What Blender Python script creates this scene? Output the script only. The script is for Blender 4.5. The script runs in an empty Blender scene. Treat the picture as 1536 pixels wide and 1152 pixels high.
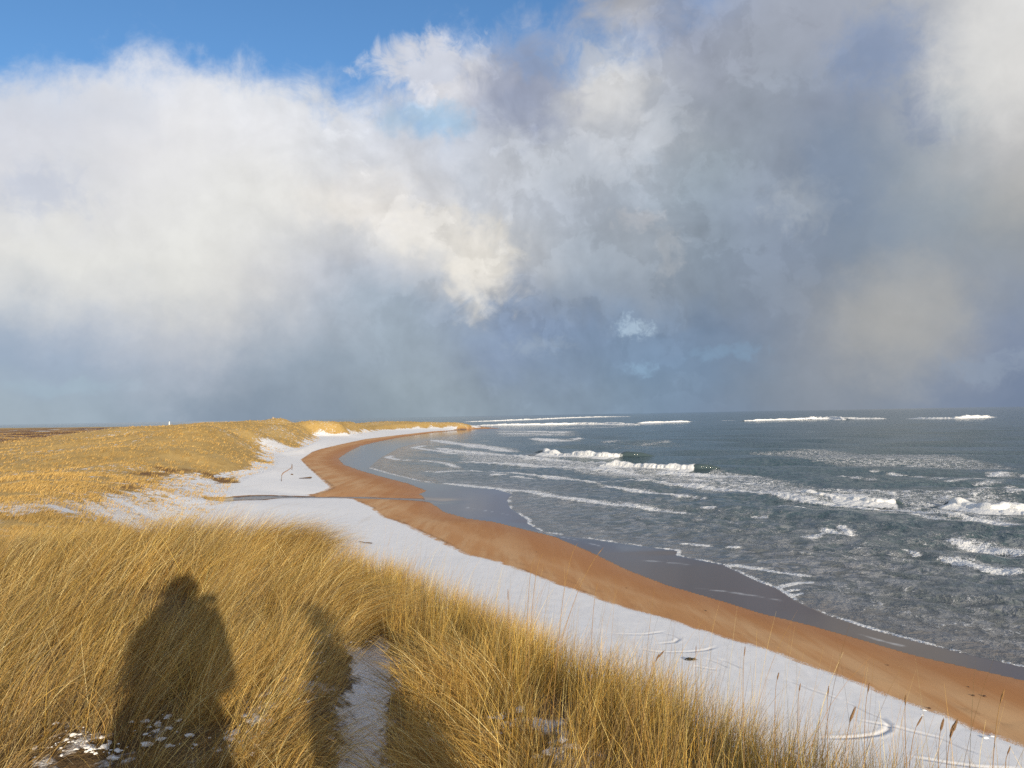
import bpy, math, random
import numpy as np
from mathutils import Vector
rng = np.random.default_rng(7); random.seed(7)
scene = bpy.context.scene
COL = scene.collection
R_ = math.radians
EXPO = 0.15            # view exposure
SKY_S, SUN_S = 0.128, 5.0
SKY_TINT = (0.85, 1.05, 1.2)
EYE = 12.0            # camera height above the sea
FPX = 1160.0          # focal length in photograph pixels (1536 wide)
SUN_EL, SUN_AZ = 11.8, 158.7   # sun elevation, azimuth clockwise from the view direction

# ------------------------------------------------------------------ small helpers
def lin(c):
    out = []
    for v in c:
        v = v / 255.0
        out.append(v / 12.92 if v <= 0.04045 else ((v + 0.055) / 1.055) ** 2.4)
    return out
def tag(o, label=None, cat=None, group=None, kind=None):
    if label: o['label'] = label
    if cat: o['category'] = cat
    if group: o['group'] = group
    if kind: o['kind'] = kind
    return o
def empty(name, loc, rz=0.0):
    o = bpy.data.objects.new(name, None); COL.objects.link(o)
    o.location = loc; o.rotation_euler = (0, 0, rz); o.empty_display_size = 0.2
    return o
def mesh_np(name, verts, quads, mat=None, parent=None, smooth=True, attrs=None, mats=None, midx=None):
    """one mesh object from numpy arrays; faces is (N,3) or (N,4)"""
    me = bpy.data.meshes.new(name)
    verts = np.ascontiguousarray(verts, dtype=np.float32); quads = np.ascontiguousarray(quads, dtype=np.int32)
    n = quads.shape[1]
    me.vertices.add(len(verts)); me.vertices.foreach_set('co', verts.ravel())
    me.loops.add(quads.size); me.loops.foreach_set('vertex_index', quads.ravel())
    me.polygons.add(len(quads)); me.polygons.foreach_set('loop_start', np.arange(0, quads.size, n, dtype=np.int32))
    if smooth: me.polygons.foreach_set('use_smooth', np.ones(len(quads), dtype=bool))
    if midx is not None: me.polygons.foreach_set('material_index', np.ascontiguousarray(midx, dtype=np.int32))
    me.update(calc_edges=True)
    for k, v in (attrs or {}).items():
        v = np.ascontiguousarray(v, dtype=np.float32)
        if v.ndim == 1:
            a = me.attributes.new(k, 'FLOAT', 'POINT'); a.data.foreach_set('value', v)
        else:
            if v.shape[1] == 3: v = np.concatenate([v, np.ones((len(v), 1), np.float32)], 1)
            a = me.attributes.new(k, 'FLOAT_COLOR', 'POINT'); a.data.foreach_set('color', np.ascontiguousarray(v).ravel())
    o = bpy.data.objects.new(name, me); COL.objects.link(o)
    for m in (mats or ([mat] if mat else [])): me.materials.append(m)
    if parent: o.parent = parent
    return o

# ------------------------------------------------------------------ camera, one step right of the photographer's face
TH, PH = R_(2.32), R_(1.02)
cF = np.array([0, math.cos(TH), math.sin(TH)])
_U0 = np.array([0, -math.sin(TH), math.cos(TH)]); _R0 = np.array([1.0, 0, 0])
cR = math.cos(PH) * _R0 - math.sin(PH) * _U0
cU = math.sin(PH) * _R0 + math.cos(PH) * _U0
cam = bpy.data.cameras.new('camera'); camo = bpy.data.objects.new('camera', cam); COL.objects.link(camo)
from mathutils import Matrix
M = Matrix(((cR[0], cU[0], -cF[0], 0), (cR[1], cU[1], -cF[1], 0), (cR[2], cU[2], -cF[2], EYE), (0, 0, 0, 1)))
camo.matrix_world = M
cam.sensor_width = 36.0; cam.lens = 36.0 * FPX / 1536.0
cam.clip_start = 0.03; cam.clip_end = 60000
scene.camera = camo
scene.cycles.use_denoising = False
def ray(px, py): return cF * FPX + cR * (px - 768) - cU * (py - 576)
def ground(px, py, z=0.0):
    d = ray(px, py); t = (z - EYE) / d[2]
    return (d[0] * t, d[1] * t)
def grounds(pts, z=0.0): return np.array([ground(x, y, z) for x, y in pts])

# ------------------------------------------------------------------ numpy noise
def _hash(ix, iy, seed):
    h = (ix.astype(np.int64) * 374761393 + iy.astype(np.int64) * 668265263 + seed * 1442695041) & 0xFFFFFFFF
    h = ((h ^ (h >> 13)) * 1274126177) & 0xFFFFFFFF
    h = h ^ (h >> 16)
    return (h & 0xFFFF).astype(np.float32) / 32767.5 - 1.0
def vnoise(x, y, seed=0):
    x = np.asarray(x, dtype=np.float64); y = np.asarray(y, dtype=np.float64)
    ix = np.floor(x); iy = np.floor(y); fx = (x - ix).astype(np.float32); fy = (y - iy).astype(np.float32)
    ux = fx * fx * fx * (fx * (fx * 6 - 15) + 10); uy = fy * fy * fy * (fy * (fy * 6 - 15) + 10)
    a = _hash(ix, iy, seed); b = _hash(ix + 1, iy, seed); c = _hash(ix, iy + 1, seed); d = _hash(ix + 1, iy + 1, seed)
    return (a + (b - a) * ux) * (1 - uy) + (c + (d - c) * ux) * uy
def fbm(x, y, seed=0, octv=4, gain=0.5):
    s = 0; a = 1; t = 0
    for i in range(octv):
        s = s + a * vnoise(x * 2 ** i + 17.3 * i, y * 2 ** i - 9.1 * i, seed + i); t += a; a *= gain
    return s / t
def sstep(a, b, x):
    t = np.clip((x - a) / (b - a), 0, 1); return t * t * (3 - 2 * t)
def splus(u, k): # softplus with softness k
    return k * np.logaddexp(0, u / k)
def poly_dist(x, y, P):
    """distance to an open polyline, side (+ = right of its direction), length parameter 0..1"""
    best = np.full(x.shape, 1e18, np.float32); side = np.zeros(x.shape, np.float32); par = np.zeros(x.shape, np.float32)
    L = np.concatenate([[0], np.cumsum(np.hypot(*np.diff(P, axis=0).T))]); tot = L[-1]
    x = x.astype(np.float32); y = y.astype(np.float32)
    for i in range(len(P) - 1):
        ax, ay = P[i]; bx, by = P[i + 1]; dx, dy = bx - ax, by - ay; l2 = dx * dx + dy * dy + 1e-9
        t = np.clip(((x - ax) * dx + (y - ay) * dy) / l2, 0, 1)
        qx = x - ax - t * dx; qy = y - ay - t * dy; d = qx * qx + qy * qy
        m = d < best
        best = np.where(m, d, best); side = np.where(m, qx * dy - qy * dx, side); par = np.where(m, (L[i] + t * math.sqrt(l2)) / tot, par)
    return np.sqrt(best), np.sign(side), par
def inside(x, y, P):
    r = np.zeros(x.shape, bool); n = len(P)
    for i in range(n):
        ax, ay = P[i]; bx, by = P[(i + 1) % n]
        if ay == by: continue
        m = (ay > y) != (by > y)
        r ^= m & (x < (bx - ax) * (y - ay) / (by - ay) + ax)
    return r

# ------------------------------------------------------------------ shader node helper
class NT:
    def __init__(self, tree): self.t = tree; tree.nodes.clear()
    def n(self, typ, ins=None, **kw):
        nd = self.t.nodes.new(typ)
        for k, v in kw.items(): setattr(nd, k, v)
        for k, v in (ins or {}).items(): self.set(nd.inputs[k], v)
        return nd
    def set(self, sock, v):
        if isinstance(v, bpy.types.NodeSocket): self.t.links.new(v, sock)
        elif isinstance(v, bpy.types.Node): self.t.links.new(v.outputs[0], sock)
        else: sock.default_value = v
    def m(self, op, a, b=0.0, c=0.0, clamp=False):
        nd = self.t.nodes.new('ShaderNodeMath'); nd.operation = op; nd.use_clamp = clamp
        self.set(nd.inputs[0], a); self.set(nd.inputs[1], b); self.set(nd.inputs[2], c)
        return nd.outputs[0]
    def v(self, op, a, b=None, c=None, out=0, scale=None):
        nd = self.t.nodes.new('ShaderNodeVectorMath'); nd.operation = op
        self.set(nd.inputs[0], a)
        if b is not None: self.set(nd.inputs[1], b)
        if c is not None: self.set(nd.inputs[2], c)
        if scale is not None: self.set(nd.inputs['Scale'], scale)
        return nd.outputs[out]
    def mix(self, f, a, b, typ='MIX'):
        nd = self.t.nodes.new('ShaderNodeMix'); nd.data_type = 'RGBA'; nd.blend_type = typ; nd.clamp_factor = True
        self.set(nd.inputs[0], f); self.set(nd.inputs[6], a if not isinstance(a, (tuple, list)) else tuple(a[:3]) + (1,)); self.set(nd.inputs[7], b if not isinstance(b, (tuple, list)) else tuple(b[:3]) + (1,))
        return nd.outputs[2]
    def ss(self, x, a, b, lo=0.0, hi=1.0):
        nd = self.t.nodes.new('ShaderNodeMapRange'); nd.interpolation_type = 'SMOOTHSTEP'; nd.clamp = True
        for i, q in enumerate((x, a, b, lo, hi)): self.set(nd.inputs[i], q)
        return nd.outputs[0]
    def noise(self, vec, scale, detail=4, rough=0.55, dist=0.0, col=False):
        nd = self.t.nodes.new('ShaderNodeTexNoise'); nd.noise_dimensions = '3D'
        self.set(nd.inputs['Vector'], vec); nd.inputs['Scale'].default_value = scale; nd.inputs['Detail'].default_value = detail
        nd.inputs['Roughness'].default_value = rough; nd.inputs['Distortion'].default_value = dist
        return nd.outputs['Color' if col else 'Fac']
    def attr(self, name, out='Fac'):
        nd = self.t.nodes.new('ShaderNodeAttribute'); nd.attribute_name = name; return nd.outputs[out]
def material(name):
    m = bpy.data.materials.new(name); m.use_nodes = True; return m, NT(m.node_tree)
def simple_mat(name, col, rough=0.7, spec=0.3, var=0.25, scale=8.0):
    m, t = material(name)
    g = t.n('ShaderNodeTexCoord').outputs['Object']
    nz = t.noise(g, scale, 5)
    c = t.mix(nz, tuple(v * (1 - var) for v in col), tuple(min(1, v * (1 + var)) for v in col))
    b = t.n('ShaderNodeBsdfPrincipled', {'Base Color': c, 'Roughness': rough, 'Specular IOR Level': spec})
    bp = t.n('ShaderNodeBump', {'Height': nz, 'Strength': 0.3, 'Distance': 0.01}); t.set(b.inputs['Normal'], bp.outputs[0])
    t.n('ShaderNodeOutputMaterial', {'Surface': b}); return m
# ------------------------------------------------------------------ sky: Nishita blue, and clouds placed by compass direction
world = bpy.data.worlds.new('World'); scene.world = world; world.use_nodes = True
T = NT(world.node_tree)
K = 1.0 / 2 ** EXPO
X_ = [0, 96, 192, 288, 384, 480, 576, 672, 768, 864, 960, 1056, 1152, 1248, 1344, 1440, 1536]
# colour of the clouds (sRGB) and how much of the blue they hide, over the part of the sky that is described
SKY = {
0:   [(215,220,232,0)]*9 + [(165,170,190,.22),(172,174,182,.85),(140,158,190,.6),(152,161,180,.95),(156,165,183,1),(162,169,182,1),(186,188,192,1),(222,221,219,1)],
50:  [(205,215,230,.08)]*3 + [(215,220,230,0)]*6 + [(165,175,195,.12),(155,164,188,.42),(146,158,184,.85),(152,160,175,.97),(150,160,183,.97),(138,155,188,.9),(176,180,186,1),(218,217,215,1)],
100: [(205,215,228,.28),(205,215,230,.15),(212,218,230,.42),(224,226,232,.6),(220,225,232,.1),(215,222,232,0),(214,218,226,.25),(214,216,222,.9),(145,158,190,.85),(190,196,205,.9),(172,180,193,.95),(152,161,182,1),(150,160,175,1),(140,155,180,1),(132,150,182,1),(186,189,192,1),(218,216,213,1)],
150: [(206,212,224,.8),(208,213,224,.75),(218,221,228,.85),(226,227,231,1),(225,227,232,.88),(222,225,231,.5),(212,218,228,.5),(206,212,224,.9),(146,159,190,1),(198,201,207,1),(192,197,203,1),(152,162,182,1),(150,162,178,1),(135,150,178,1),(148,159,178,1),(168,175,185,1),(200,198,196,1)],
200: [(208,210,218,1),(205,208,216,1),(222,222,226,1),(230,230,231,1),(229,229,231,1),(225,227,232,1),(209,214,225,.9),(200,207,220,.75),(195,202,215,.95),(175,184,200,1),(175,182,195,1),(148,162,178,1),(145,158,180,1),(125,142,168,1),(150,162,178,1),(160,170,180,1),(190,188,187,1)],
250: [(215,215,218,1),(206,210,218,1),(222,222,223,1),(229,229,229,1),(226,226,227,1),(224,226,228,1),(222,224,228,1),(205,210,220,1),(192,198,208,1),(175,185,197,1),(168,178,192,1),(145,160,172,1),(138,152,172,1),(125,142,165,1),(145,158,172,1),(158,166,174,1),(185,184,182,1)],
300: [(210,213,218,1),(212,213,217,1),(222,222,223,1),(226,226,224,1),(224,224,220,1),(229,226,221,1),(225,222,220,1),(216,218,222,1),(190,196,206,1),(172,180,192,1),(160,170,182,1),(142,156,168,1),(142,152,168,1),(134,147,165,1),(138,150,165,1),(150,160,168,1),(170,170,168,1)],
350: [(225,224,221,1),(222,222,219,1),(220,220,219,1),(228,228,224,1),(222,222,220,1),(206,208,211,1),(212,212,212,1),(222,220,214,1),(190,195,202,1),(158,168,180,1),(165,173,182,1),(140,153,168,1),(138,150,168,1),(125,140,158,1),(130,144,160,1),(145,155,165,1),(150,155,160,1)],
400: [(225,225,221,1),(228,228,222,1),(222,222,218,1),(224,224,219,1),(217,216,214,1),(190,195,205,1),(186,191,200,1),(208,206,203,1),(190,192,196,1),(150,162,175,1),(150,160,172,1),(135,150,165,1),(134,146,165,1),(128,140,157,1),(140,150,162,1),(150,158,168,1),(140,150,165,1)],
450: [(178,188,201,1),(200,203,208,1),(212,213,213,1),(218,218,214,1),(208,208,208,1),(178,187,200,1),(160,175,190,1),(156,170,188,1),(140,155,178,1),(140,153,168,1),(135,148,165,1),(130,145,162,1),(130,143,160,1),(140,148,158,1),(168,170,170,1),(150,157,165,1),(128,143,165,1)],
500: [(155,175,198,1),(155,172,195,1),(185,192,203,1),(200,202,206,1),(180,187,197,1),(160,173,188,1),(152,168,182,1),(150,166,182,1),(128,150,182,1),(125,148,180,1),(115,142,172,1),(112,135,165,1),(125,140,162,1),(140,148,160,1),(165,167,168,1),(148,155,165,1),(112,132,165,1)],
550: [(148,170,195,1),(150,170,193,1),(155,172,193,1),(165,176,192,1),(145,163,182,1),(142,160,178,1),(148,165,180,1),(150,166,180,1),(128,150,182,1),(122,146,172,1),(115,145,175,1),(110,140,172,1),(125,142,160,1),(138,147,160,1),(140,150,162,1),(140,152,170,1),(112,132,165,1)],
600: [(158,178,192,1),(155,175,190,1),(148,168,185,1),(135,153,172,1),(128,148,168,1),(138,155,172,1),(142,160,172,1),(145,163,175,1),(138,158,175,1),(130,152,172,1),(118,146,172,1),(115,140,168,1),(125,140,158,1),(135,145,158,1),(128,142,160,1),(118,136,165,1),(110,130,160,1)],
640: [(160,178,192,1),(157,176,190,1),(145,165,182,1),(130,150,172,1),(122,143,165,1),(128,148,168,1),(134,154,170,1),(140,158,172,1),(132,153,173,1),(124,148,172,1),(114,142,170,1),(110,136,166,1),(120,137,157,1),(128,140,157,1),(122,138,159,1),(114,133,163,1),(108,128,158,1)]}
Y_ = sorted(SKY)
def calm(c, x, y):
    k = 0.28 if (x >= 768 and y <= 260 and c[3] > .7) else 0.0
    g = sum(c[:3]) / 3; return tuple(v + (g - v) * k for v in c[:3]) + (c[3],)
for y_ in SKY: SKY[y_] = [calm(c_, x_, y_) for c_, x_ in zip(SKY[y_], X_)]
TAB = np.array([[list(lin(c[:3])) + [c[3]] for c in SKY[y]] for y in Y_])
def sky_at(az, el):                      # az, el in degrees -> table value
    d = np.array([math.sin(R_(az)) * math.cos(R_(el)), math.cos(R_(az)) * math.cos(R_(el)), math.sin(R_(el))])
    zf = max(d @ cF, 0.05)
    px = 768 + FPX * (d @ cR) / zf; py = 576 - FPX * (d @ cU) / zf
    px = min(max(px, 0), 1535.9); py = min(max(py, 0), 639.9)
    i = min(int(px // 96), 15); fx = px / 96 - i
    j = max(k for k in range(len(Y_)) if Y_[k] <= py); j = min(j, len(Y_) - 2); fy = (py - Y_[j]) / (Y_[j + 1] - Y_[j])
    return (TAB[j, i] * (1 - fx) + TAB[j, i + 1] * fx) * (1 - fy) + (TAB[j + 1, i] * (1 - fx) + TAB[j + 1, i + 1] * fx) * fy
gen = T.n('ShaderNodeTexCoord').outputs['Generated']
dirv = T.v('NORMALIZE', gen)
# drifting edges: bend the lookup direction with fractal noise
w1 = T.v('SUBTRACT', T.noise(dirv, 5.0, 3, 0.5, col=True), (0.5, 0.5, 0.5))
w2 = T.v('SUBTRACT', T.noise(dirv, 17.0, 6, 0.6, col=True), (0.5, 0.5, 0.5))
wd = T.v('ADD', T.v('SCALE', w1, scale=0.05), T.v('SCALE', w2, scale=0.075))
dw = T.v('NORMALIZE', T.v('ADD', dirv, wd))
sx = T.n('ShaderNodeSeparateXYZ', {0: dw})
sraw = T.n('ShaderNodeSeparateXYZ', {0: dirv})
az = T.m('ARCTAN2', sx.outputs[0], sx.outputs[1])
el = T.m('ARCSINE', sx.outputs[2])
AZ0 = 44.0
azf = T.m('MULTIPLY_ADD', az, 1 / R_(2 * AZ0), 0.5, clamp=True)
ELS = [-1.5, 0.2, 1.9, 4.0, 6.2, 8.5, 10.8, 13.2, 15.6, 18.0, 20.4, 22.8, 25.4, 28.2, 31.5]
accc = (0.0, 0.0, 0.0); acca = 0.0; accw = 1e-4
NS = 31
for i, e in enumerate(ELS):
    lo = ELS[i - 1] if i else e - 2.0
    hi = ELS[i + 1] if i < len(ELS) - 1 else e + 3.0
    u = T.m('SUBTRACT', el, R_(e))
    if i == 0: wgt = T.ss(u, R_(hi - e), 0.0)
    elif i == len(ELS) - 1: wgt = T.ss(u, R_(lo - e), 0.0)
    else: wgt = T.m('MULTIPLY', T.ss(u, R_(lo - e) * 1.25, 0.0), T.ss(u, R_(hi - e) * 1.25, 0.0))
    cr = T.n('ShaderNodeValToRGB', {0: azf}); ramp = cr.color_ramp; ramp.interpolation = 'B_SPLINE'
    ramp.elements[0].position = 0.0; ramp.elements[1].position = 1.0
    for k in range(1, NS - 1): ramp.elements.new(k / (NS - 1))
    for k in range(NS):
        v = list(sky_at((k / (NS - 1) - 0.5) * 2 * AZ0, max(e, -0.8)))
        gq_ = 0.22 * max(0.0, min(1.0, (12 - e) / 10.0)); lum_ = (v[0] + v[1] + v[2]) / 3; v[:3] = [q_ + (lum_ - q_) * gq_ for q_ in v[:3]]
        ramp.elements[k].color = (v[0] * K, v[1] * K, v[2] * K, v[3])
    accc = T.v('MULTIPLY_ADD', cr.outputs[0], T.n('ShaderNodeCombineXYZ', {0: wgt, 1: wgt, 2: wgt}).outputs[0], accc)
    acca = T.m('MULTIPLY_ADD', cr.outputs[1], wgt, acca)
    accw = T.m('ADD', wgt, accw)
inv = T.m('DIVIDE', 1.0, accw)
ccol = T.v('SCALE', accc, scale=inv)
cov = T.m('MULTIPLY', acca, inv)
# fractal breaking of the cover edge and of the cloud light
n_edge = T.noise(dirv, 14.0, 8, 0.62, 0.4)
n_low = T.noise(dirv, 7.0, 7, 0.55, 0.2)
n_fine = T.noise(dirv, 30.0, 6, 0.6, 0.3)
cov = T.ss(T.m('ADD', cov, T.m('MULTIPLY', T.m('SUBTRACT', n_edge, 0.5), 1.1)), 0.18, 0.82)
# single puffs and gaps: (px, py, rx, ry in photograph pixels -> angles, colour, ragged edge, softness, strength)
PUFF = [(655,108,74,36,(220,220,225),.55,.5,1.0),(725,95,22,26,(205,207,214),.5,.6,.8),(905,128,44,50,(219,219,219),.45,.75,.9),(940,205,60,34,(196,200,206),.6,.8,.6),(785,128,58,56,(146,155,178),.5,.8,.9),
 (548,298,62,32,(235,231,225),.45,.55,.9),(722,398,44,52,(228,223,213),.5,.75,.9),(655,345,60,26,(228,224,217),.55,.6,.8),(708,286,18,34,(176,184,196),.6,.9,.5),(560,255,70,30,(212,214,220),.5,.9,.5),
 (950,494,17,10,(180,200,216),.9,1.0,.7),(957,323,26,12,(184,187,193),.7,.7,.75),(1000,378,18,26,(174,179,185),.7,.7,.6),(1205,305,34,26,(164,172,181),.7,1.0,.7),(806,518,38,12,(152,167,184),.9,1.0,.7),
 (966,549,16,8,(142,172,197),.9,1.0,.6),(1085,530,34,9,(132,160,186),.9,1.0,.6),(1350,475,60,64,(171,171,169),.35,1.0,.7),(1316,78,40,36,(126,148,184),.6,.9,.5),(1395,165,24,34,(126,140,166),.6,.9,.7),
 (1430,160,22,22,(168,176,184),.6,.7,.8),(1492,552,40,16,(141,154,172),.7,.7,.8),(60,282,40,26,(190,197,212),.5,.9,.8),(100,580,60,8,(162,182,196),.7,.9,.6),(640,185,46,16,(150,192,226),.6,.8,.6),
 (665,178,30,14,(160,196,226),.6,.8,.5),(925,12,36,24,(176,178,184),.6,.9,.8),(1260,250,40,60,(124,141,165),.5,1.0,.6),(1480,90,50,64,(220,219,216),.35,1.0,.8),(250,540,40,60,(176,184,196),.5,1.0,.4)]
dw3 = T.v('ADD', dirv, T.v('SCALE', w2, scale=0.05))
RAG = [T.m('MULTIPLY', T.m('SUBTRACT', T.noise(dirv, s_, 5, 0.62, 0.6), 0.5), 4.2) for s_ in (26.0, 60.0, 130.0)]
for (px, py, rx, ry, c, rag, soft, stren) in PUFF:
    d = ray(px, py); d = d / np.linalg.norm(d)
    t1 = np.cross(d, [0, 0, 1]); t1 /= np.linalg.norm(t1); t2 = np.cross(t1, d)
    a = T.v('DOT_PRODUCT', dw3, tuple(t1 * FPX / rx * 0.95), out=1); b = T.v('DOT_PRODUCT', dw3, tuple(t2 * FPX / ry * 0.95), out=1)
    r = T.m('SQRT', T.m('ADD', T.m('MULTIPLY', a, a), T.m('MULTIPLY', b, b)))
    front = T.m('GREATER_THAN', sraw.outputs[1], 0.1)
    ragg = RAG[0] if max(rx, ry) > 42 else RAG[1] if max(rx, ry) > 19 else RAG[2]
    mk = T.ss(T.m('MULTIPLY_ADD', ragg, rag, r), 1.15 + soft * 0.75, 1.15 - soft * 0.95, 0.0, stren * 0.85)
    mk = T.m('MULTIPLY', mk, front)
    lc = [v * K for v in lin(c)]
    ccol = T.mix(mk, ccol, lc)
    cov = T.m('MAXIMUM', cov, mk)
# soft mottling of the cloud light
eA = T.noise(dirv, 10.0, 7, 0.56, 0.25); eB = T.noise(T.v('ADD', dirv, (0.011, 0.0, 0.014)), 10.0, 7, 0.56, 0.25)
emb = T.m('MULTIPLY', T.m('MULTIPLY', T.m('SUBTRACT', eA, eB), 1.5), T.ss(T.v('DOT_PRODUCT', dirv, tuple(ray(800, 270) / np.linalg.norm(ray(800, 270))), out=1), math.cos(R_(26)), math.cos(R_(7)), 0.10, 0.50))
bright = T.m('ADD', emb, T.m('ADD', T.m('MULTIPLY', T.m('SUBTRACT', n_low, 0.5), 0.24), T.m('MULTIPLY', T.m('SUBTRACT', n_fine, 0.5), 0.10)))
crisp = T.m('MULTIPLY', T.m('SUBTRACT', T.ss(T.noise(dw3, 9.0, 8, 0.6, 0.3), 0.50, 0.565), 0.5), T.ss(T.v('DOT_PRODUCT', dirv, tuple(ray(860, 230) / np.linalg.norm(ray(860, 230))), out=1), math.cos(R_(24)), math.cos(R_(8)), 0.02, 0.13))
bright = T.m('ADD', bright, crisp)
ccol = T.v('SCALE', ccol, scale=T.m('ADD', bright, 1.035))
# the rest of the sky, beyond what the photograph shows: broken cloud
aaz = T.m('ABSOLUTE', T.m('ARCTAN2', sraw.outputs[0], sraw.outputs[1]))
ael = T.m('ARCSINE', sraw.outputs[2])
frontm = T.m('MULTIPLY', T.ss(aaz, R_(62), R_(40)), T.ss(ael, R_(44), R_(30)))
gcov = T.m('MULTIPLY', T.ss(T.noise(dirv, 2.6, 7, 0.58, 0.3), 0.40, 0.60), 0.85)
gcol = T.v('SCALE', tuple(v * K for v in lin((212, 210, 207))), scale=T.m('ADD', 0.75, T.m('MULTIPLY', n_low, 0.5)))
cov = T.m('ADD', T.m('MULTIPLY', cov, frontm), T.m('MULTIPLY', gcov, T.m('SUBTRACT', 1.0, frontm)))
ccol = T.mix(frontm, gcol, ccol)
sky = T.n('ShaderNodeTexSky', sky_type='NISHITA'); sky.sun_disc = False
sky.sun_elevation = R_(SUN_EL); sky.sun_rotation = R_(SUN_AZ); sky.altitude = 0; sky.air_density = 1.0; sky.dust_density = 0.3; sky.ozone_density = 3.0
blue = T.v('MULTIPLY', sky.outputs[0], SKY_TINT)
bg1 = T.n('ShaderNodeBackground', {'Color': blue, 'Strength': SKY_S})
bg2 = T.n('ShaderNodeBackground', {'Color': ccol, 'Strength': 1.0})
mx = T.n('ShaderNodeMixShader', {0: cov, 1: bg1, 2: bg2})
T.n('ShaderNodeOutputWorld', {'Surface': mx})
sl = bpy.data.lights.new('sun', 'SUN'); sl.energy = SUN_S; sl.angle = R_(0.53); sl.color = (1.0, 0.86, 0.66)
so = bpy.data.objects.new('sun', sl); COL.objects.link(so)
sd = Vector((math.sin(R_(SUN_AZ)) * math.cos(R_(SUN_EL)), math.cos(R_(SUN_AZ)) * math.cos(R_(SUN_EL)), math.sin(R_(SUN_EL))))
so.rotation_euler = sd.to_track_quat('Z', 'Y').to_euler(); so.location = sd * 60 + Vector((0, 0, EYE))
world.cycles.sampling_method = 'MANUAL'; world.cycles.sample_map_resolution = 128
scene.view_settings.view_transform = 'Standard'; scene.view_settings.look = 'None'
scene.view_settings.exposure = EXPO; scene.view_settings.gamma = 1.0
# ------------------------------------------------------------------ the lines of the coast, as real positions on the ground
def arr(l): return np.array(l, float)
TAU = arr([0.447, -0.894])          # direction of the beach towards and past the camera
NRM = arr([0.894, 0.447])           # seaward
def ext(P, far): # prolong a shoreline behind the camera and, beyond the spit, round the far side
    P = np.asarray(P); return np.concatenate([arr(far), P, P[-1:] + TAU * 60, P[-1:] + TAU * 600, P[-1:] + TAU * 4000])
# water line (z=0), edge of the wet film (0.3), edge of the snow (1.0), foot of the dunes (2.5); far end first
W_PX = [(760,643.5),(715,647.5),(672,655),(640,661),(600,671),(570,687),(553,702),(581,710),(631,722),(690,729),(745,734),(768,741),(761,750),(764,761),(778,771),(792,780),(790,785),(815,798.6),(880,807.5),(948,817.5),(1016,826),(1014,833),(1084,847),(1140,873.5),(1164,882),(1193,901),(1240,922),(1303,943),(1370,961),(1448,981),(1536,1001)]
E_PX = [(748,642.6),(690,644.6),(650,649),(600,656),(565,663),(540,669),(520,679),(507,688),(515,697),(540,706),(575,716),(610,725),(640,736.5),(628,741),(650,757),(665,768),(700,778),(740,783),(831,805),(886,828.5),(940,855),(1000,878),(1045,891),(1086,903),(1140,920),(1214,938),(1292,960),(1370,983),(1448,1001),(1536,1021)]
S_PX = [(722,641),(690,644),(649,647),(602,652),(548,658.5),(510,666.5),(480,673.5),(467,678),(450,689.5),(463,703),(480,718),(495,731),(480,738),(457,742.4),(480,745.4),(527,748),(556,761),(575,776),(600,784),(650,808),(700,832),(743,842),(790,859),(825,872),(876,890),(922,907),(1000,929),(1086,956),(1140,971),(1240,1008),(1288,1025),(1329,1044),(1375,1060),(1413,1073),(1452,1093),(1490,1104),(1536,1120)]
D_PX = [(713,640),(690,641),(649,642.5),(615,644),(575,645.5),(548,650),(530,653),(500,653.5),(477,654.5),(484,659.5),(468,667),(452,674),(416,680),(419,695),(409,706),(380,714),(358,725),(348,740),(352,755)]
FARSEA = lambda o: [(-9000, 6200 + o), (-2600, 3000 + o), (-900, 1500 + o), (-250, 1010 + o), (-40, 860 + o)]
Wl = ext(grounds(W_PX, 0.0), FARSEA(40)); El = ext(grounds(E_PX, 0.3), FARSEA(20)); Sl = ext(grounds(S_PX, 1.0), FARSEA(-10))
_d = grounds(D_PX, 2.5)
_d2 = arr([(-31.5, 84), (-30, 78), (-28.5, 70), (-25, 60), (-16, 49), (-6, 37), (1, 24), (8, 10), (13, -4)])
Dl = np.concatenate([arr(FARSEA(-60)), _d, _d2, _d2[-1:] + TAU * 80, _d2[-1:] + TAU * 600, _d2[-1:] + TAU * 4000])
def landpoly(P): return np.concatenate([P, arr([(-9500, -4200), (-9500, 7000)])])
STREAM = grounds([(335,765.5),(352,762.5),(375,759.5),(395,754),(418,749.6),(452,745.2),(500,741.6),(560,740.6),(626,739.5),(660,741)], 1.2)
# bumps of the dune belt: x, y, rx, ry, rise
def at_depth(px, py, d):
    r = ray(px, py); r = r * d / r[1]; return (r[0], r[1], EYE + r[2])
BUMP = []
for px, py, d, rx, ry in [(345,638,200,26,34),(300,642,225,28,32),(390,642,185,20,26),(255,639.5,300,40,40),(440,635,330,26,50),(480,632,430,28,50),(530,632,480,30,60),(411,627,470,13,20),(392,631,470,26,40),
   (575,632.5,640,30,34),(610,633,655,26,34),(640,633,668,26,34),(668,633.5,685,20,34),(692,635.5,700,12,30),(330,634.5,330,30,50),
   (320,666,150,13,15),(372,660,160,11,15),(268,682,128,11,13),(205,672,150,14,14),(120,690,130,14,14),
   (218,704,100,13,13),(250,700,108,13,13),(290,697,119,14,13),(330,711,124,10,10),(150,725,88,14,12),(90,738,82,14,12),(20,745,78,16,12)]:
    x, y, z_ = at_depth(px, py, d); BUMP.append((x, y, rx, ry, z_))
SIDE_Y = 10.0
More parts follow.
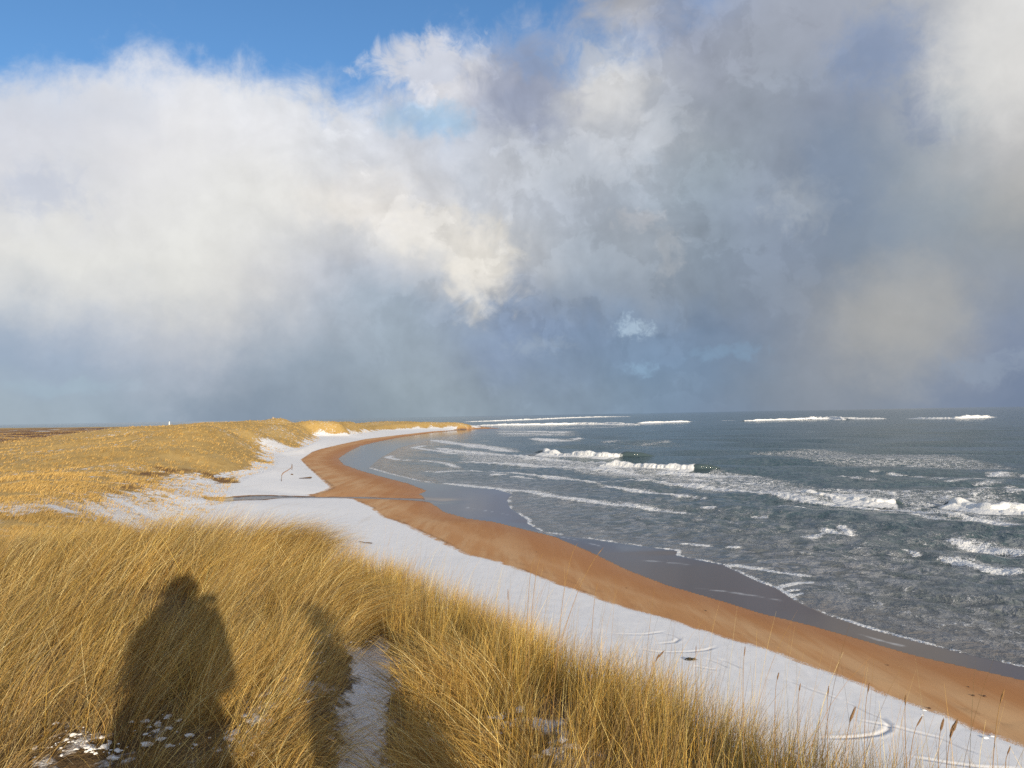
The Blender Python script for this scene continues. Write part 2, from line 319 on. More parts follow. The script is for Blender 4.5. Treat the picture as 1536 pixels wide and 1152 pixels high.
def cam_dune(x, y):
    c = x * NRM[0] + y * NRM[1] - 0.38 * sstep(3.8, 2.0, y) * sstep(-0.5, 0.8, y)
    z = 10.22 + 0.34 * np.exp(-((x + 4.2) / 4.2) ** 2 - ((y - 8.6) / 2.6) ** 2) + (0.20 + 0.22 * sstep(3.4, 1.9, y)) * np.exp(-((c - 2.3) / 0.75) ** 2) * sstep(0.6, 2.0, y) * sstep(6.5, 3.0, y) - 0.16 * sstep(5, 8, y) * sstep(-3.2, -1.8, x) + 0.20 * np.exp(-((x + 0.1) ** 2 + (y + 0.5) ** 2) / 0.9) - 0.70 * splus(c - 2.85, 0.40) - 0.42 * splus(y - SIDE_Y + 0.10 * (x + 4), 0.6) - 0.11 * splus(-x - 9, 2.0) - 0.05 * splus(-y - 25, 4.0)
    return z
def terrain(x, y, full=False):
    x = np.asarray(x, np.float64); y = np.asarray(y, np.float64)
    dW, _, _ = poly_dist(x, y, Wl); dE, _, _ = poly_dist(x, y, El); dS, _, _ = poly_dist(x, y, Sl); dD, _, _ = poly_dist(x, y, Dl)
    iW = inside(x, y, landpoly(Wl)); iE = inside(x, y, landpoly(El)) & iW; iS = inside(x, y, landpoly(Sl)) & iE; iD = inside(x, y, landpoly(Dl)) & iS
    z = -np.minimum(0.05 * dW, 3.0) - 0.02
    fW = dW / (dW + dE + 1e-4); z = np.where(iW, 0.02 + 0.28 * fW, z)
    fE = dE / (dE + dS + 1e-4); z = np.where(iE, 0.3 + 0.7 * fE, z)
    fS = dS / (dS + dD + 1e-4); z = np.where(iS, 1.0 + 1.5 * fS ** 1.3 + 0.04 * sstep(0.0, 0.03, fS), z)
    # dune country
    plat = 5.0 + 0.7 * fbm(x / 60, y / 60, 3) + 1.9 * np.exp(-((y - 60) / 70) ** 2) * sstep(-120, -20, x)
    top = plat.copy()
    for bx, by, rx, ry, bz in BUMP: top = np.maximum(top, plat + (bz - plat) * np.exp(-(((x - bx) / rx) ** 2 + ((y - by) / ry) ** 2) ** 1.3))
    plat = top
    far = np.hypot(x, y)
    rough = (1.25 * fbm(x / 24, y / 24, 11, 4) + 0.35 * fbm(x / 7, y / 7, 21, 3)) * sstep(0, 25, dD) * (1 - sstep(900, 1800, far))
    lowhill = sstep(2100, 2700, far) * (3.2 + 3.0 * fbm(x / 420, y / 420, 5, 3)) * sstep(3600, 2900, far)
    rise = np.where(y > 120, 17.0, 15.0) + 6 * vnoise(x / 30, y / 30, 9)
    q = sstep(0, 1, dD / np.maximum(rise, 9))
    q = np.where(y > 400, sstep(0, 1, dD / 13), q)
    zd = 2.5 + q * (plat - 2.5 + rough) + lowhill
    z = np.where(iD, zd, z)
    zc = cam_dune(x, y) + (0.10 * fbm(x / 2.2, y / 2.2, 31, 3) - 0.05)
    k = 0.5
    zz = np.where(far < 140, k * np.logaddexp(z / k, zc / k), z)
    oncam = (zc > z) & (far < 140)
    # sunken path along the crest
    dP, _, _ = poly_dist(x, y, PATH)
    pz = np.exp(-(dP / 0.21) ** 2)
    zz = zz - 0.13 * pz
    dT, _, _ = poly_dist(x, y, STREAM)
    st = np.exp(-(dT / 2.3) ** 2)
    zz = zz - 0.18 * st * (~oncam)
    if not full: return zz
    return zz, dict(iW=iW, iE=iE, iS=iS, iD=iD, dW=dW, dE=dE, dS=dS, dD=dD, fE=fE, fW=fW, fS=fS, oncam=oncam, path=pz, stream=st, far=far)
PATH = arr([(-0.2, -6), (-0.1, -1), (-0.35, 1.2), (-0.72, 3.2), (-0.84, 4.3), (-1.08, 5.6), (-1.22, 6.4), (-1.6, 7.6)])
def hit(px, py, tmax=1500.0):
    """where the line of sight through a photograph pixel meets the land"""
    d = ray(px, py); d = d / d[1]
    ts = np.concatenate([np.arange(1.0, 30, 0.05), np.arange(30, 200, 0.4), np.arange(200, tmax, 2.0)])
    zs = terrain(d[0] * ts, ts); b = np.nonzero(EYE + d[2] * ts < zs)[0]
    t = ts[b[0]] if len(b) else tmax
    return d[0] * t, t, float(zs[b[0]]) if len(b) else 0.0

# tyre tracks curling over the snow
TRACKS = [grounds(p, 1.5) for p in (
 [(915,947),(945,946.5),(969,944),(998,936.5)], [(985,960),(1011,955),(1019,948),(1008,942),(990,938)], [(980,975.7),(1010,973.5),(1034,970.5),(1060,965),(1074,958.5)],
 [(1251,1033),(1278,1043.5),(1298,1054),(1323,1063.7),(1334,1073),(1332,1083),(1317,1092.6),(1294,1099),(1261,1105),(1230,1109)],
 [(1367,1129),(1413,1134),(1471,1138),(1536,1136)], [(1282,1069.5),(1336,1076),(1410,1090.7),(1440,1104),(1480,1118)],
 [(1060,981),(1076,986.5),(1092,994)], [(1081,979.6),(1098,987),(1112,993)], [(1180,1008),(1215,1022),(1262,1036)],[(1040,996),(1075,1000)],[(960,972),(990,976)])]

def polar(r_fn, az_fine, daz, az_coarse):
    a = np.concatenate([np.arange(-180, -az_fine, az_coarse), np.arange(-az_fine, az_fine, daz), np.arange(az_fine, 180, az_coarse)])
    a = np.radians(a)
    A, Rr = np.meshgrid(a, r_fn); nA = len(a); nR = len(r_fn)
    i = np.arange(nR - 1)[:, None] * nA; j = np.arange(nA)[None, :]; j2 = (j + 1) % nA
    q = np.stack([i + j, i + j2, i + nA + j2, i + nA + j], -1).reshape(-1, 4)
    return (Rr * np.sin(A)).ravel(), (Rr * np.cos(A)).ravel(), q
def radii(r0, r1, fn):
    r = [r0]
    while r[-1] < r1: r.append(r[-1] + fn(r[-1]))
    return np.array(r)
rl = radii(0.25, 6500, lambda r: max(0.055 if r < 20 else 0.04, min(r * r / 9300.0 * 1.0, 0.012 * r)) if r < 900 else 0.03 * r)
gx, gy, gq = polar(rl, 36.0, 0.085, 2.0)
# seaward of the beach the land lies far under water: leave it out
gz, Z = terrain(gx, gy, True)
near = Z['far'] < 120
tr = np.zeros_like(gz)
for P in TRACKS:
    b = (gx > P[:, 0].min() - 1) & (gx < P[:, 0].max() + 1) & (gy > P[:, 1].min() - 1) & (gy < P[:, 1].max() + 1)
    d, s, u = poly_dist(gx[b], gy[b], P)
    fade = np.clip(np.minimum(u, 1 - u) * 8, 0.25, 1)
    tr[b] = np.maximum(tr[b], np.exp(-(d / 0.085) ** 2) * fade)
    gz[b] += (-0.032 * np.exp(-(d / 0.085) ** 2) + 0.010 * np.exp(-((d - 0.18) / 0.08) ** 2)) * fade
gz += np.where(Z['iS'] & ~Z['oncam'] & near, 0.010 * fbm(gx / 0.5 + gy / 3.0, gy / 0.9, 41, 3), 0)
SNOWY = [(100,1120,.30),(235,1100,.24),(450,1030,.22),(380,1070,.24),(470,975,.18),(190,1140,.3),(740,1050,.22),(790,1085,.16),(700,1110,.2),(320,1130,.3),(175,828,.26),(395,885,.14),(60,1140,.25)]
# snow: all the upper beach, patches between the grass, blown slopes
iS, iD, onc = Z['iS'], Z['iD'], Z['oncam']
beach = iS & ~iD & ~onc
snow = np.where(beach, 0.5 + 0.5 * sstep(0.0, 0.05, Z['fS'] + 0.006 * fbm(gx / 3, gy / 3, 51)) , 0.0)
snow = np.where(~iS & Z['iE'] & ~onc, 0.5 * sstep(0.84, 1.0, Z['fE'] + 0.012 * fbm(gx / 2.0, gy / 2.0, 52)), snow)
SLOPE = [(412,669,9,4),(440,676,12,5),(330,715,10,5),(388,708,14,5)]
SLW = np.array([hit(px, py)[:2] for px, py in [(352,728),(322,714),(291,701),(262,704),(240,707),(218,712),(185,724),(150,734),(118,744),(80,750),(40,752),(2,752)]] + [(-64, 50), (-30, 44), (-26, 58), (-27, 70), (-29, 80), (-30, 92)])
def slope_snow(x, y):
    d, _, _ = poly_dist(x, y, np.concatenate([SLW, SLW[:1]])); i_ = inside(x, y, SLW)
    return sstep(-2.0, 2.5, np.where(i_, d, -d) + 1.5 * fbm(x / 4, y / 4, 65, 3)) * (0.27 + 0.30 * sstep(-44, -33, x + 0.25 * (y - 80)))
amt = np.full(gz.shape, 0.0)
dune = iD & ~onc
for px, py, rx, ry in SLOPE:
    hx, hy, hz = hit(px, py); sx_ = rx * hy / FPX; sy_ = max(ry * hy * hy / (FPX * 9.0) * 0.35, 2.0)
    amt = np.maximum(amt, np.exp(-(((gx - hx) / (sx_ * 1.4)) ** 2 + ((gy - hy) / (sy_ * 1.4)) ** 2)))
amt = np.maximum(amt, slope_snow(gx, gy))
_ds, _, _ = poly_dist(gx, gy, SLW[:8]); scarp = np.where(dune, np.exp(-((_ds - 0.5) / 1.5) ** 2) * sstep(-.25, .25, fbm(gx / 5, gy / 5, 66, 2)), 0)
amt = np.maximum(amt, 0.75 * sstep(5, 1, Z['dD'] + 3 * vnoise(gx / 6, gy / 6, 63)) * (gy > 60))
dunesnow = 0.29 + 0.70 * amt + 0.17 * fbm(gx / 22, gy / 22, 64, 3)
snow = np.where(dune, dunesnow, snow)
barem = np.zeros_like(gz)
for px, py, br in SNOWY:
    hx, hy, hz_ = hit(px, py, 14); b_ = np.nonzero((np.abs(gx - hx) < 2) & (np.abs(gy - hy) < 2))[0]; barem[b_] = np.maximum(barem[b_], np.exp(-((gx[b_] - hx) ** 2 + (gy[b_] - hy) ** 2) / br ** 2))
snow = np.where(onc, 0.25 + 0.22 * barem, snow)
snow = np.where(onc, snow + 0.37 * Z['path'] + 0.9 * sstep(6.4, 7.4, gx * NRM[0] + gy * NRM[1]) * (Z['far'] < 60), snow)
zone = np.where(dune | onc, 1.0, 0.0)
wet = np.where(~Z['iE'], 1.0, np.where(~iS, 0.35 * sstep(0.55, 0.0, Z['fE']), 0.0))
wet = np.maximum(wet, sstep(0.35, 0.75, Z['stream']) * (~onc) * 0.9)
snow = snow * (1 - sstep(0.2, 0.6, Z['stream']) * (~onc))
damp = np.where(Z['iE'] & ~iS, sstep(0.75, 0.15, Z['fE'] + 0.12 * fbm(gx / 4, gy / 4, 71)), 0.0)
keep = (gz > -2.2)
kq = keep[gq].all(axis=1)
gq = gq[kq]
wrack = np.where(Z['iE'] & ~iS & ~onc, np.exp(-((Z['fE'] - .955 + .02 * fbm(gx / 5, gy / 5, 73)) / .018) ** 2) * sstep(-.35, .3, fbm(gx / 3, gy / 3, 74, 3)) * sstep(36, 48, gy) + 0.3 * np.exp(-((Z['fE'] - .80 + .06 * fbm(gx / 9, gy / 9, 75)) / .03) ** 2) * sstep(.1, .5, fbm(gx / 1.2, gy / 1.2, 76, 3)), 0)
pale = np.where(Z['iE'] & ~iS & ~onc, np.exp(-((Z['fE'] - .62 + .10 * fbm(gx / 8, gy / 8, 77)) / .07) ** 2), 0)
film = np.zeros_like(gz)
for P in [grounds(p, 0.12) for p in ([(950,841),(990,843.5),(1026,845.5),(1052,848)], [(1045,886),(1090,889),(1140,895),(1170,900)], [(700,762),(742,768),(770,773)], [(820,803),(870,812),(900,820)], [(1290,954),(1330,966),(1350,970)])]:
    b_ = np.nonzero((gx > P[:, 0].min() - 2) & (gx < P[:, 0].max() + 2) & (gy > P[:, 1].min() - 2) & (gy < P[:, 1].max() + 2))[0]
    d, s, u = poly_dist(gx[b_], gy[b_], P); film[b_] = np.maximum(film[b_], np.exp(-((d + .12 * vnoise(gx[b_] * 2, gy[b_] * 2, 78)) / .13) ** 2) * sstep(-.5, .2, vnoise(gx[b_] * 1.3, gy[b_] * 1.3, 79)))
plain = sstep(150, 420, Z['far']) * (gx < -40) * sstep(60, 160, Z['dD'])

m, t = material('dune and beach ground')
geo = t.n('ShaderNodeNewGeometry'); pos = geo.outputs['Position']
aS, aZ, aW, aD, aT, aP = t.attr('snow'), t.attr('zone'), t.attr('wet'), t.attr('damp'), t.attr('track'), t.attr('plain')
rot = t.n('ShaderNodeMapping', {'Vector': pos, 'Rotation': (0, 0, R_(-26.5)), 'Scale': (1.0, 0.09, 1.0)}).outputs[0]
streak = t.noise(rot, 0.55, 6, 0.6)
streak2 = t.noise(rot, 2.6, 5, 0.6)
spk = t.noise(pos, 9.0, 6, 0.7)
sand = t.mix(t.ss(streak, 0.40, 0.64), lin((200, 146, 94)), lin((214, 170, 122)))
sand = t.mix(t.m('MULTIPLY', t.ss(streak2, 0.5, 0.7), 0.25), sand, lin((168, 116, 72)))
sand = t.mix(t.m('MULTIPLY', aD, 0.75), sand, lin((178, 120, 72)))
sand = t.mix(t.m('MULTIPLY', t.attr('pale'), 0.3), sand, lin((214, 170, 124)))
sand = t.mix(t.m('MULTIPLY', t.m('MULTIPLY', t.attr('wrack'), t.ss(spk, 0.4, 0.55)), 0.8), sand, lin((78, 56, 42)))
sand = t.mix(t.ss(spk, 0.62, 0.75, 0.0, 0.25), sand, lin((120, 74, 44)))
sand = t.mix(t.ss(aW, 0.4, 1.0), sand, lin((92, 68, 50)))
sand = t.mix(t.attr('stream'), sand, lin((84, 74, 70)))
# grassy ground: straw, ochre, brown, in drifts and tufts
g1 = t.noise(pos, 0.055, 5, 0.6); g2 = t.noise(t.n('ShaderNodeMapping', {'Vector': pos, 'Rotation': (0, 0, R_(30)), 'Scale': (1, 0.45, 1)}).outputs[0], 0.9, 6, 0.68); g3 = t.noise(pos, 5.0, 5, 0.7)
gr = t.mix(t.ss(g1, 0.35, 0.65), lin((188, 154, 90)), lin((202, 168, 104)))
gr = t.mix(t.ss(g2, 0.50, 0.70, 0.0, 0.5), gr, lin((160, 124, 66)))
gr = t.mix(t.ss(g2, 0.48, 0.30, 0.0, 0.6), gr, lin((214, 182, 116)))
gr = t.mix(t.ss(g3, 0.54, 0.74, 0.0, 0.4), gr, lin((118, 86, 46)))
# beyond the dunes the links: brown heath and thin lines of snow
band = t.noise(t.n('ShaderNodeMapping', {'Vector': pos, 'Scale': (0.25, 1.0, 1)}).outputs[0], 0.012, 4, 0.6)
heath = t.mix(t.ss(band, 0.46, 0.54), lin((176, 136, 84)), lin((118, 84, 58)))
heath = t.mix(t.ss(band, 0.585, 0.61), heath, lin((232, 226, 214)))
gr = t.mix(aP, gr, heath)
lit = t.mix(t.noise(pos, 30.0, 5, 0.7), lin((72, 56, 38)), lin((122, 98, 66)))
gr = t.mix(t.attr('near'), gr, lit)
base = t.mix(aZ, sand, gr)
snc = t.mix(t.ss(streak2, 0.35, 0.7, 0, 0.6), (0.91, 0.895, 0.88), (0.85, 0.835, 0.815))
snc = t.mix(t.m('MULTIPLY', t.ss(streak, 0.56, 0.70, 0, 0.35), t.ss(spk, 0.35, 0.6)), snc, lin((206, 186, 160)))
s1 = t.noise(t.n('ShaderNodeMapping', {'Vector': pos, 'Rotation': (0, 0, R_(25)), 'Scale': (1.0, 0.5, 1.0)}).outputs[0], 1.1, 8, 0.68)
s2 = t.noise(pos, 14.0, 5, 0.6)
patch = t.m('MULTIPLY_ADD', t.m('SUBTRACT', s1, 0.5), t.m('MULTIPLY_ADD', aZ, 1.15, 0.40), aS)
patch = t.m('ADD', patch, t.m('MULTIPLY', t.m('SUBTRACT', s2, 0.5), 0.35))
sm = t.ss(t.m('SUBTRACT', patch, t.m('MULTIPLY', t.attr('scarp'), 0.35)), 0.44, 0.56)
base = t.mix(t.m('MULTIPLY', t.attr('scarp'), 0.85), base, lin((116, 78, 46)))
base = t.mix(sm, base, snc)
base = t.mix(t.m('MULTIPLY', t.attr('film'), 0.6), base, (.75, .74, .73))
base = t.mix(t.m('MULTIPLY', t.ss(aT, 0.3, 0.9), 0.35), base, lin((150, 150, 158)))
rgh = t.m('MULTIPLY_ADD', t.ss(aW, 0.55, 1.0), -0.76, 0.86)
rgh = t.m('MULTIPLY_ADD', t.m('MULTIPLY', t.ss(aW, 0.1, 0.4), t.ss(aW, 0.6, 0.4)), -0.25, rgh)
b = t.n('ShaderNodeBsdfPrincipled', {'Base Color': base, 'Roughness': rgh, 'Specular IOR Level': t.m('MULTIPLY_ADD', aW, 0.16, 0.2)})
hgt = t.m('ADD', t.m('MULTIPLY', sm, 0.5), t.m('ADD', t.m('MULTIPLY', g3, aZ), t.m('MULTIPLY', t.noise(rot, 6.0, 6, 0.6), 0.3)))
bp = t.n('ShaderNodeBump', {'Height': hgt, 'Strength': t.m('MULTIPLY_ADD', aW, -0.62, 0.65), 'Distance': t.m('MULTIPLY_ADD', aZ, 0.10, 0.02)})
t.set(b.inputs['Normal'], bp.outputs[0])
t.n('ShaderNodeOutputMaterial', {'Surface': b})
land = mesh_np('ground', np.stack([gx, gy, gz], 1), gq, m, attrs=dict(snow=snow, zone=zone, wet=wet, damp=damp, track=tr, plain=plain, near=onc.astype(np.float32), scarp=scarp, wrack=wrack, pale=pale, film=film, stream=sstep(.3, .7, Z['stream']) * (~onc) * iS))
tag(land, 'red sand beach, snow strip and grassy dunes curving along the bay', 'ground', kind='structure')
# ------------------------------------------------------------------ sea
rs = radii(18, 45000, lambda r: max(0.07, min(r * r / 9300.0 * 1.0, 0.02 * r)) if r < 1500 else 0.06 * r)
wx, wy, wq = polar(rs, 37.0, 0.09, 1.5)
dW, _, _ = poly_dist(wx, wy, Wl); land_in = inside(wx, wy, landpoly(Wl))
rr = np.hypot(wx, wy)
# keep the water sheet only where there is water (plus a little under the sand)
gap = np.where(rr < 1500, np.maximum(0.07, np.minimum(rr * rr / 9300.0, 0.02 * rr)), 0.06 * rr)
keep = ~land_in | (dW < 2.5 * gap + 0.3)
kq = keep[wq].any(axis=1); wq = wq[kq]
deep = np.where(land_in, 0, dW)
z = np.zeros_like(wx)
wr = np.random.default_rng(3)
main = math.atan2(-0.75, -0.66)    # swell runs towards the beach
for i in range(46):
    lam = 1.3 * (1.085 ** i) * (0.9 + 0.2 * wr.random())
    ang = main + wr.normal(0, 0.55 if lam < 12 else 0.25)
    k = 2 * math.pi / lam; ph = wr.random() * 6.28
    amp = 0.021 * lam ** 0.78 * (0.75 if lam < 6 else 0.55)
    att = np.clip((lam / (gap * 2.2) - 1.0), 0, 1) * np.clip(deep / (lam * 2.0 + 6), 0.0, 1)
    if lam > 1.3: z += amp * att * np.sin(k * (wx * math.cos(ang) + wy * math.sin(ang)) + ph + 1.3 * vnoise(wx / (lam * 6), wy / (lam * 6), i))
# foam lines: photograph pixels -> sea positions; (points, trail width m, front width m, strength, lift m)
LINES = [
 ([(700,632.7),(805,629.2),(905,625.2),(950,624.6)], 30, 8, .7, 0),
 ([(711,639),(805,637.5),(863,636.5),(955,637),(1034,632.2)], 26, 8, .7, 0),
 ([(836,643),(880,642),(934,640.5)], 16, 6, .6, 0), ([(1040,632),(1053,631.8)], 10, 5, .8, 0), ([(1081,631),(1101,630.6)], 10, 5, .8, 0),
 ([(757,650),(800,651),(840,652),(870,650.5)], 22, 8, .8, 0), ([(735,647),(780,646.5),(850,649)], 14, 5, .8, 0),
 ([(801,659.5),(825,661),(847,662)], 8, 3, 1, .4), ([(856,660.4),(871,659.4)], 6, 3, 1, .4), ([(720,661),(734,660.8)], 4, 2, .9, .2),
 ([(899,664),(930,663),(960,661),(990,660)], 14, 5, .42, 0), ([(905,668),(960,666),(1010,664)], 8, 3, .33, 0),
 ([(648,660),(680,665.6),(722,670),(745,675),(768,678)], 6, 1.2, 1, .3), ([(700,668),(730,670.5),(752,673)], 6, 3, .9, .2),
 ([(655,672),(680,677),(742,681),(792,688.5),(847,692),(909,696.5),(960,699)], 4, 1.0, 1, .35),
 ([(640,668),(620,671.5),(650,676),(690,681),(740,684)], 2.0, .5, .8, 0.05), ([(690,692),(735,695),(780,698),(847,702.5),(903,705.5),(972,712)], 3.2, .9, .95, .3),
 ([(980,708),(1046,710.5),(1095,713),(1149,715.5)], 4.5, 1.0, .95, .3), ([(1030,717),(1055,719),(1126,723.5),(1199,727.5)], 3, .8, .95, .3),
 ([(640,708),(660,709),(700,708),(763,707.5),(805,712.5),(878,720),(930,723),(1000,727.5),(1040,730.5),(1092,736.5),(1157,744),(1215,753),(1240,755),(1288,759),(1336,764),(1384,771),(1423,779),(1471,785),(1536,793)], 2.4, .6, 1, .25),
 ([(703,706.4),(745,707.4)], 1.6, .6, 1, .3), ([(737,713),(759,713.7)], 1.6, .6, 1, .25), ([(763,714.8),(826,719),(899,727)], 1.8, .5, .85, .1),
 ([(553,702),(581,710.3),(631,722.5)], .7, .4, .85, 0), ([(590,683),(581,686),(600,690),(640,691),(670,695),(690,701)], 1.1, .4, .75, 0), ([(666,725),(700,729),(740,733.5),(774,736.5),(793,737.5),(847,748),(920,756.5),(1000,765),(1028,767.5)], 2.0, .5, 1, .15),
 ([(810,744),(850,747)], .8, .4, .8, .05), ([(901,729),(942,734),(972,738),(1000,741.3),(1028,745)], 2.2, .7, .9, .2), ([(1051,762),(1074,762.5)], 1.2, .5, .95, .15), ([(1126,773.5),(1153,774)], 1.0, .4, .9, .1), ([(1166,764),(1210,767)], .8, .4, .7, .05),
 ([(1199,737.5),(1213,742),(1251,745.5),(1300,751)], 4.5, 1.2, .8, .2), ([(1230,791.7),(1245,795),(1262,798.5)], .9, .4, .9, .15), ([(1262,789),(1270,793),(1275,799)], .8, .4, .8, .15), ([(1335,770),(1400,783),(1470,793)], 3, 1, .5, .1),
 ([(1422,779),(1475,787),(1536,795)], 2.2, .5, .9, .2), ([(1422,807),(1475,817),(1536,824)], 2.4, .6, 1, .3), ([(1412,838.6),(1448,845),(1500,857.5),(1536,859)], 1.7, .5, 1, .2), ([(1340,822),(1365,828),(1380,832)], .6, .3, .7, .05),
 ([(1204,804.5),(1225,801),(1250,797.5),(1266,798.5)], .9, .5, .75, .15), ([(1022,815.5),(1045,817.5),(1068,819.5)], .6, .25, 1, .05), ([(1091,820.5),(1110,821.5)], .5, .25, .95, .05),
 ([(1084,847),(1112,850),(1140,854),(1180,860.5),(1217,865)], .6, .3, 1, .05), ([(1164,882),(1195,875),(1220,873)], .5, .3, .8, 0), ([(1172,889),(1196,884)], .35, .25, .8, 0), ([(1180,895),(1203,890)], .35, .25, .75, 0)]
foam = np.zeros_like(wx)
def follow(dist, t0, length):
    # a thin line of foam running along the shore, `dist` metres out
    tt = np.linspace(t0, t0 + length, 7); P_ = []
    for q_ in tt:
        k_ = np.interp(q_, WLEN, np.arange(len(Wl))); i_ = int(min(k_, len(Wl) - 2)); f_ = k_ - i_
        p_ = Wl[i_] * (1 - f_) + Wl[i_ + 1] * f_; P_.append(p_ + NRM_LOC * dist)
    return np.array(P_)
NRM_LOC = NRM * 1.0
WLEN = np.concatenate([[0], np.cumsum(np.hypot(*np.diff(Wl, axis=0).T))])
iA = int(np.argmin(np.hypot(Wl[:, 0] - ground(761, 750)[0], Wl[:, 1] - ground(761, 750)[1]))); iB = int(np.argmin(np.hypot(Wl[:, 0] - ground(1536, 1001)[0], Wl[:, 1] - ground(1536, 1001)[1])))
RL = np.random.default_rng(12)
ALL = [(grounds(p_, 0.0), wb_ * .5, wf_ * .7, s_ * 1.22, l_) for p_, wb_, wf_, s_, l_ in LINES]
for _ in range(22):
    di = RL.uniform(22, 100); L0 = RL.uniform(WLEN[iA] - 10, WLEN[iB]); ln = RL.uniform(4, 6 + di * .3)
    p0 = follow(di, L0, 1.0)[0]; P_ = p0 + TAU * np.linspace(0, ln, 6)[:, None]; P_ = P_ + np.stack([vnoise(P_[:, 0] / 6, P_[:, 1] / 6, 401), vnoise(P_[:, 0] / 6, P_[:, 1] / 6, 402)], 1) * 0.7
    ALL.append((P_, .2 + .005 * di * RL.uniform(.5, 1.5), .15 + .002 * di, RL.uniform(.5, .8), RL.choice([0, .08, .15])))
for P, wb, wf, st, lift in ALL:
    mgn = wb * 4 + 3
    b = np.nonzero((wx > P[:, 0].min() - mgn) & (wx < P[:, 0].max() + mgn) & (wy > P[:, 1].min() - mgn) & (wy < P[:, 1].max() + mgn) & keep)[0]
    if not len(b): continue
    wig = (fbm(wx[b] / (wb + 1.2), wy[b] / (wb + 1.2), 91, 3)) * (0.5 * wf + 0.15 * wb)
    d, s, u = poly_dist(wx[b], wy[b], P)
    sd_ = d * s + wig
    endf = np.clip(np.minimum(u, 1 - u) * 9 + 0.12, 0, 1)
    g = gap[b]
    prof = np.where(sd_ > 0, np.exp(-(sd_ / (wf + 0.22 * g)) ** 2), np.exp(sd_ / (wb + 0.12 * g)))
    prof = np.where((d > 0) & ((u <= 0) | (u >= 1)), np.exp(-(d / (wf + 0.3 * g)) ** 2) * 0.6, prof)
    foam[b] = np.maximum(foam[b], st * prof * (0.35 + 0.65 * endf))
    if lift: z[b] += lift * endf * np.exp(-(np.minimum(sd_, 0) / (wb * 0.35)) ** 2) * np.exp(-(np.maximum(sd_, 0) / wf) ** 2)
# lace: old foam drifting in patches
PATCH = [([(1112,678),(1180,677),(1240,676),(1330,680),(1420,685),(1536,700),(1536,708),(1420,704),(1300,699),(1180,691)], .30, 6),
 ([(930,700),(1050,704),(1240,727),(1240,757),(1150,742),(1040,728),(960,716)], .34, 5), ([(1200,728),(1330,733),(1536,742),(1536,800),(1430,778),(1330,764),(1220,752)], .30, 4), ([(780,690),(960,700),(1000,724),(900,712),(800,700)], .40, 4),
 ([(820,668),(1010,660),(1060,668),(950,676)], .20, 8), ([(680,672),(960,700),(970,711),(780,697),(690,690)], .36, 3), ([(1090,850),(1200,866),(1400,880),(1536,905),(1536,998),(1400,965),(1250,922),(1190,895)], .17, 2),
 ([(900,736),(1536,800),(1536,900),(1200,860),(1000,810),(800,760)], .17, 6), ([(560,700),(700,700),(1000,760),(1000,822),(800,790),(770,735),(600,712)], .10, 4), ([(735,646),(870,646),(880,655),(740,655)], .35, 12)]
for pts, st, soft in PATCH:
    P = grounds(pts, 0.0); b = np.nonzero((wx > P[:, 0].min() - 20) & (wx < P[:, 0].max() + 20) & (wy > P[:, 1].min() - 20) & (wy < P[:, 1].max() + 20) & keep)[0]
    d, _, _ = poly_dist(wx[b], wy[b], np.concatenate([P, P[:1]])); i_ = inside(wx[b], wy[b], P)
    foam[b] = np.maximum(foam[b], st * sstep(-soft * 1.0, soft, np.where(i_, d, -d)))
# swash: the thin white edge where the water ends
edge = np.exp(-((dW - 0.12) / (0.16 + 0.22 * gap)) ** 2) * (wy < 190) * (0.55 + 0.6 * vnoise(wx / 1.7, wy / 1.7, 77))
foam = np.maximum(foam, edge * sstep(230, 120, rr) * 0.95)
shallow = np.exp(-deep / 14.0)
foam = np.maximum(foam, (0.12 + 0.10 * np.exp(-deep / 18.0)) * np.exp(-deep / 60.0) * sstep(1.0, 5.0, deep) * (0.45 + 0.55 * sstep(-.4, .4, fbm(wx / 9, wy / 9, 88, 3))))
z = z * (1 - np.exp(-deep / 5.0)) + 0.012 + np.where(land_in, -0.02, 0.0)
m, t = material('sea water')
pos = t.n('ShaderNodeNewGeometry').outputs['Position']
aF, aH = t.attr('foam'), t.attr('shallow')
crest = t.n('ShaderNodeMapping', {'Vector': pos, 'Rotation': (0, 0, R_(-20)), 'Scale': (1.0, 0.8, 1.0)}).outputs[0]
wv = t.v('SUBTRACT', t.noise(pos, 0.35, 3, 0.5, col=True), (0.5, 0.5, 0.5))
crw = t.v('ADD', crest, t.v('SCALE', wv, scale=1.6))
r1 = t.noise(crw, 0.8, 5, 0.58); r2 = t.noise(crw, 4.5, 5, 0.6); r0 = t.noise(crest, 0.16, 4, 0.6)
# thin winding threads of foam: ridges of a bent noise
th = t.noise(crw, 2.4, 4, 0.6, 0.9); thread = t.ss(t.m('ABSOLUTE', t.m('SUBTRACT', th, 0.5)), 0.075, 0.0)
th2 = t.noise(crw, 1.0, 4, 0.6, 0.9); thread2 = t.ss(t.m('ABSOLUTE', t.m('SUBTRACT', th2, 0.5)), 0.06, 0.0)
aO = t.attr('offshore'); fineness = t.m('MULTIPLY_ADD', aO, -0.8, 1.0)
brk = t.m('ADD', t.m('MULTIPLY', t.m('SUBTRACT', r1, 0.5), 1.1), t.m('ADD', t.m('MULTIPLY', t.m('MAXIMUM', thread, thread2), 0.42), t.m('MULTIPLY', t.m('MULTIPLY', t.m('SUBTRACT', r2, 0.5), 1.1), fineness)))
brk = t.m('MULTIPLY', brk, t.m('MULTIPLY_ADD', aO, -0.45, 1.0))
fo = t.ss(t.m('ADD', aF, t.m('MULTIPLY', brk, t.ss(aF, 0.0, 0.25))), 0.42, 0.62)
water = t.mix(aH, lin((64, 90, 96)), lin((128, 122, 118)))
water = t.mix(t.ss(r0, 0.35, 0.7, 0, 0.5), water, lin((46, 74, 80)))
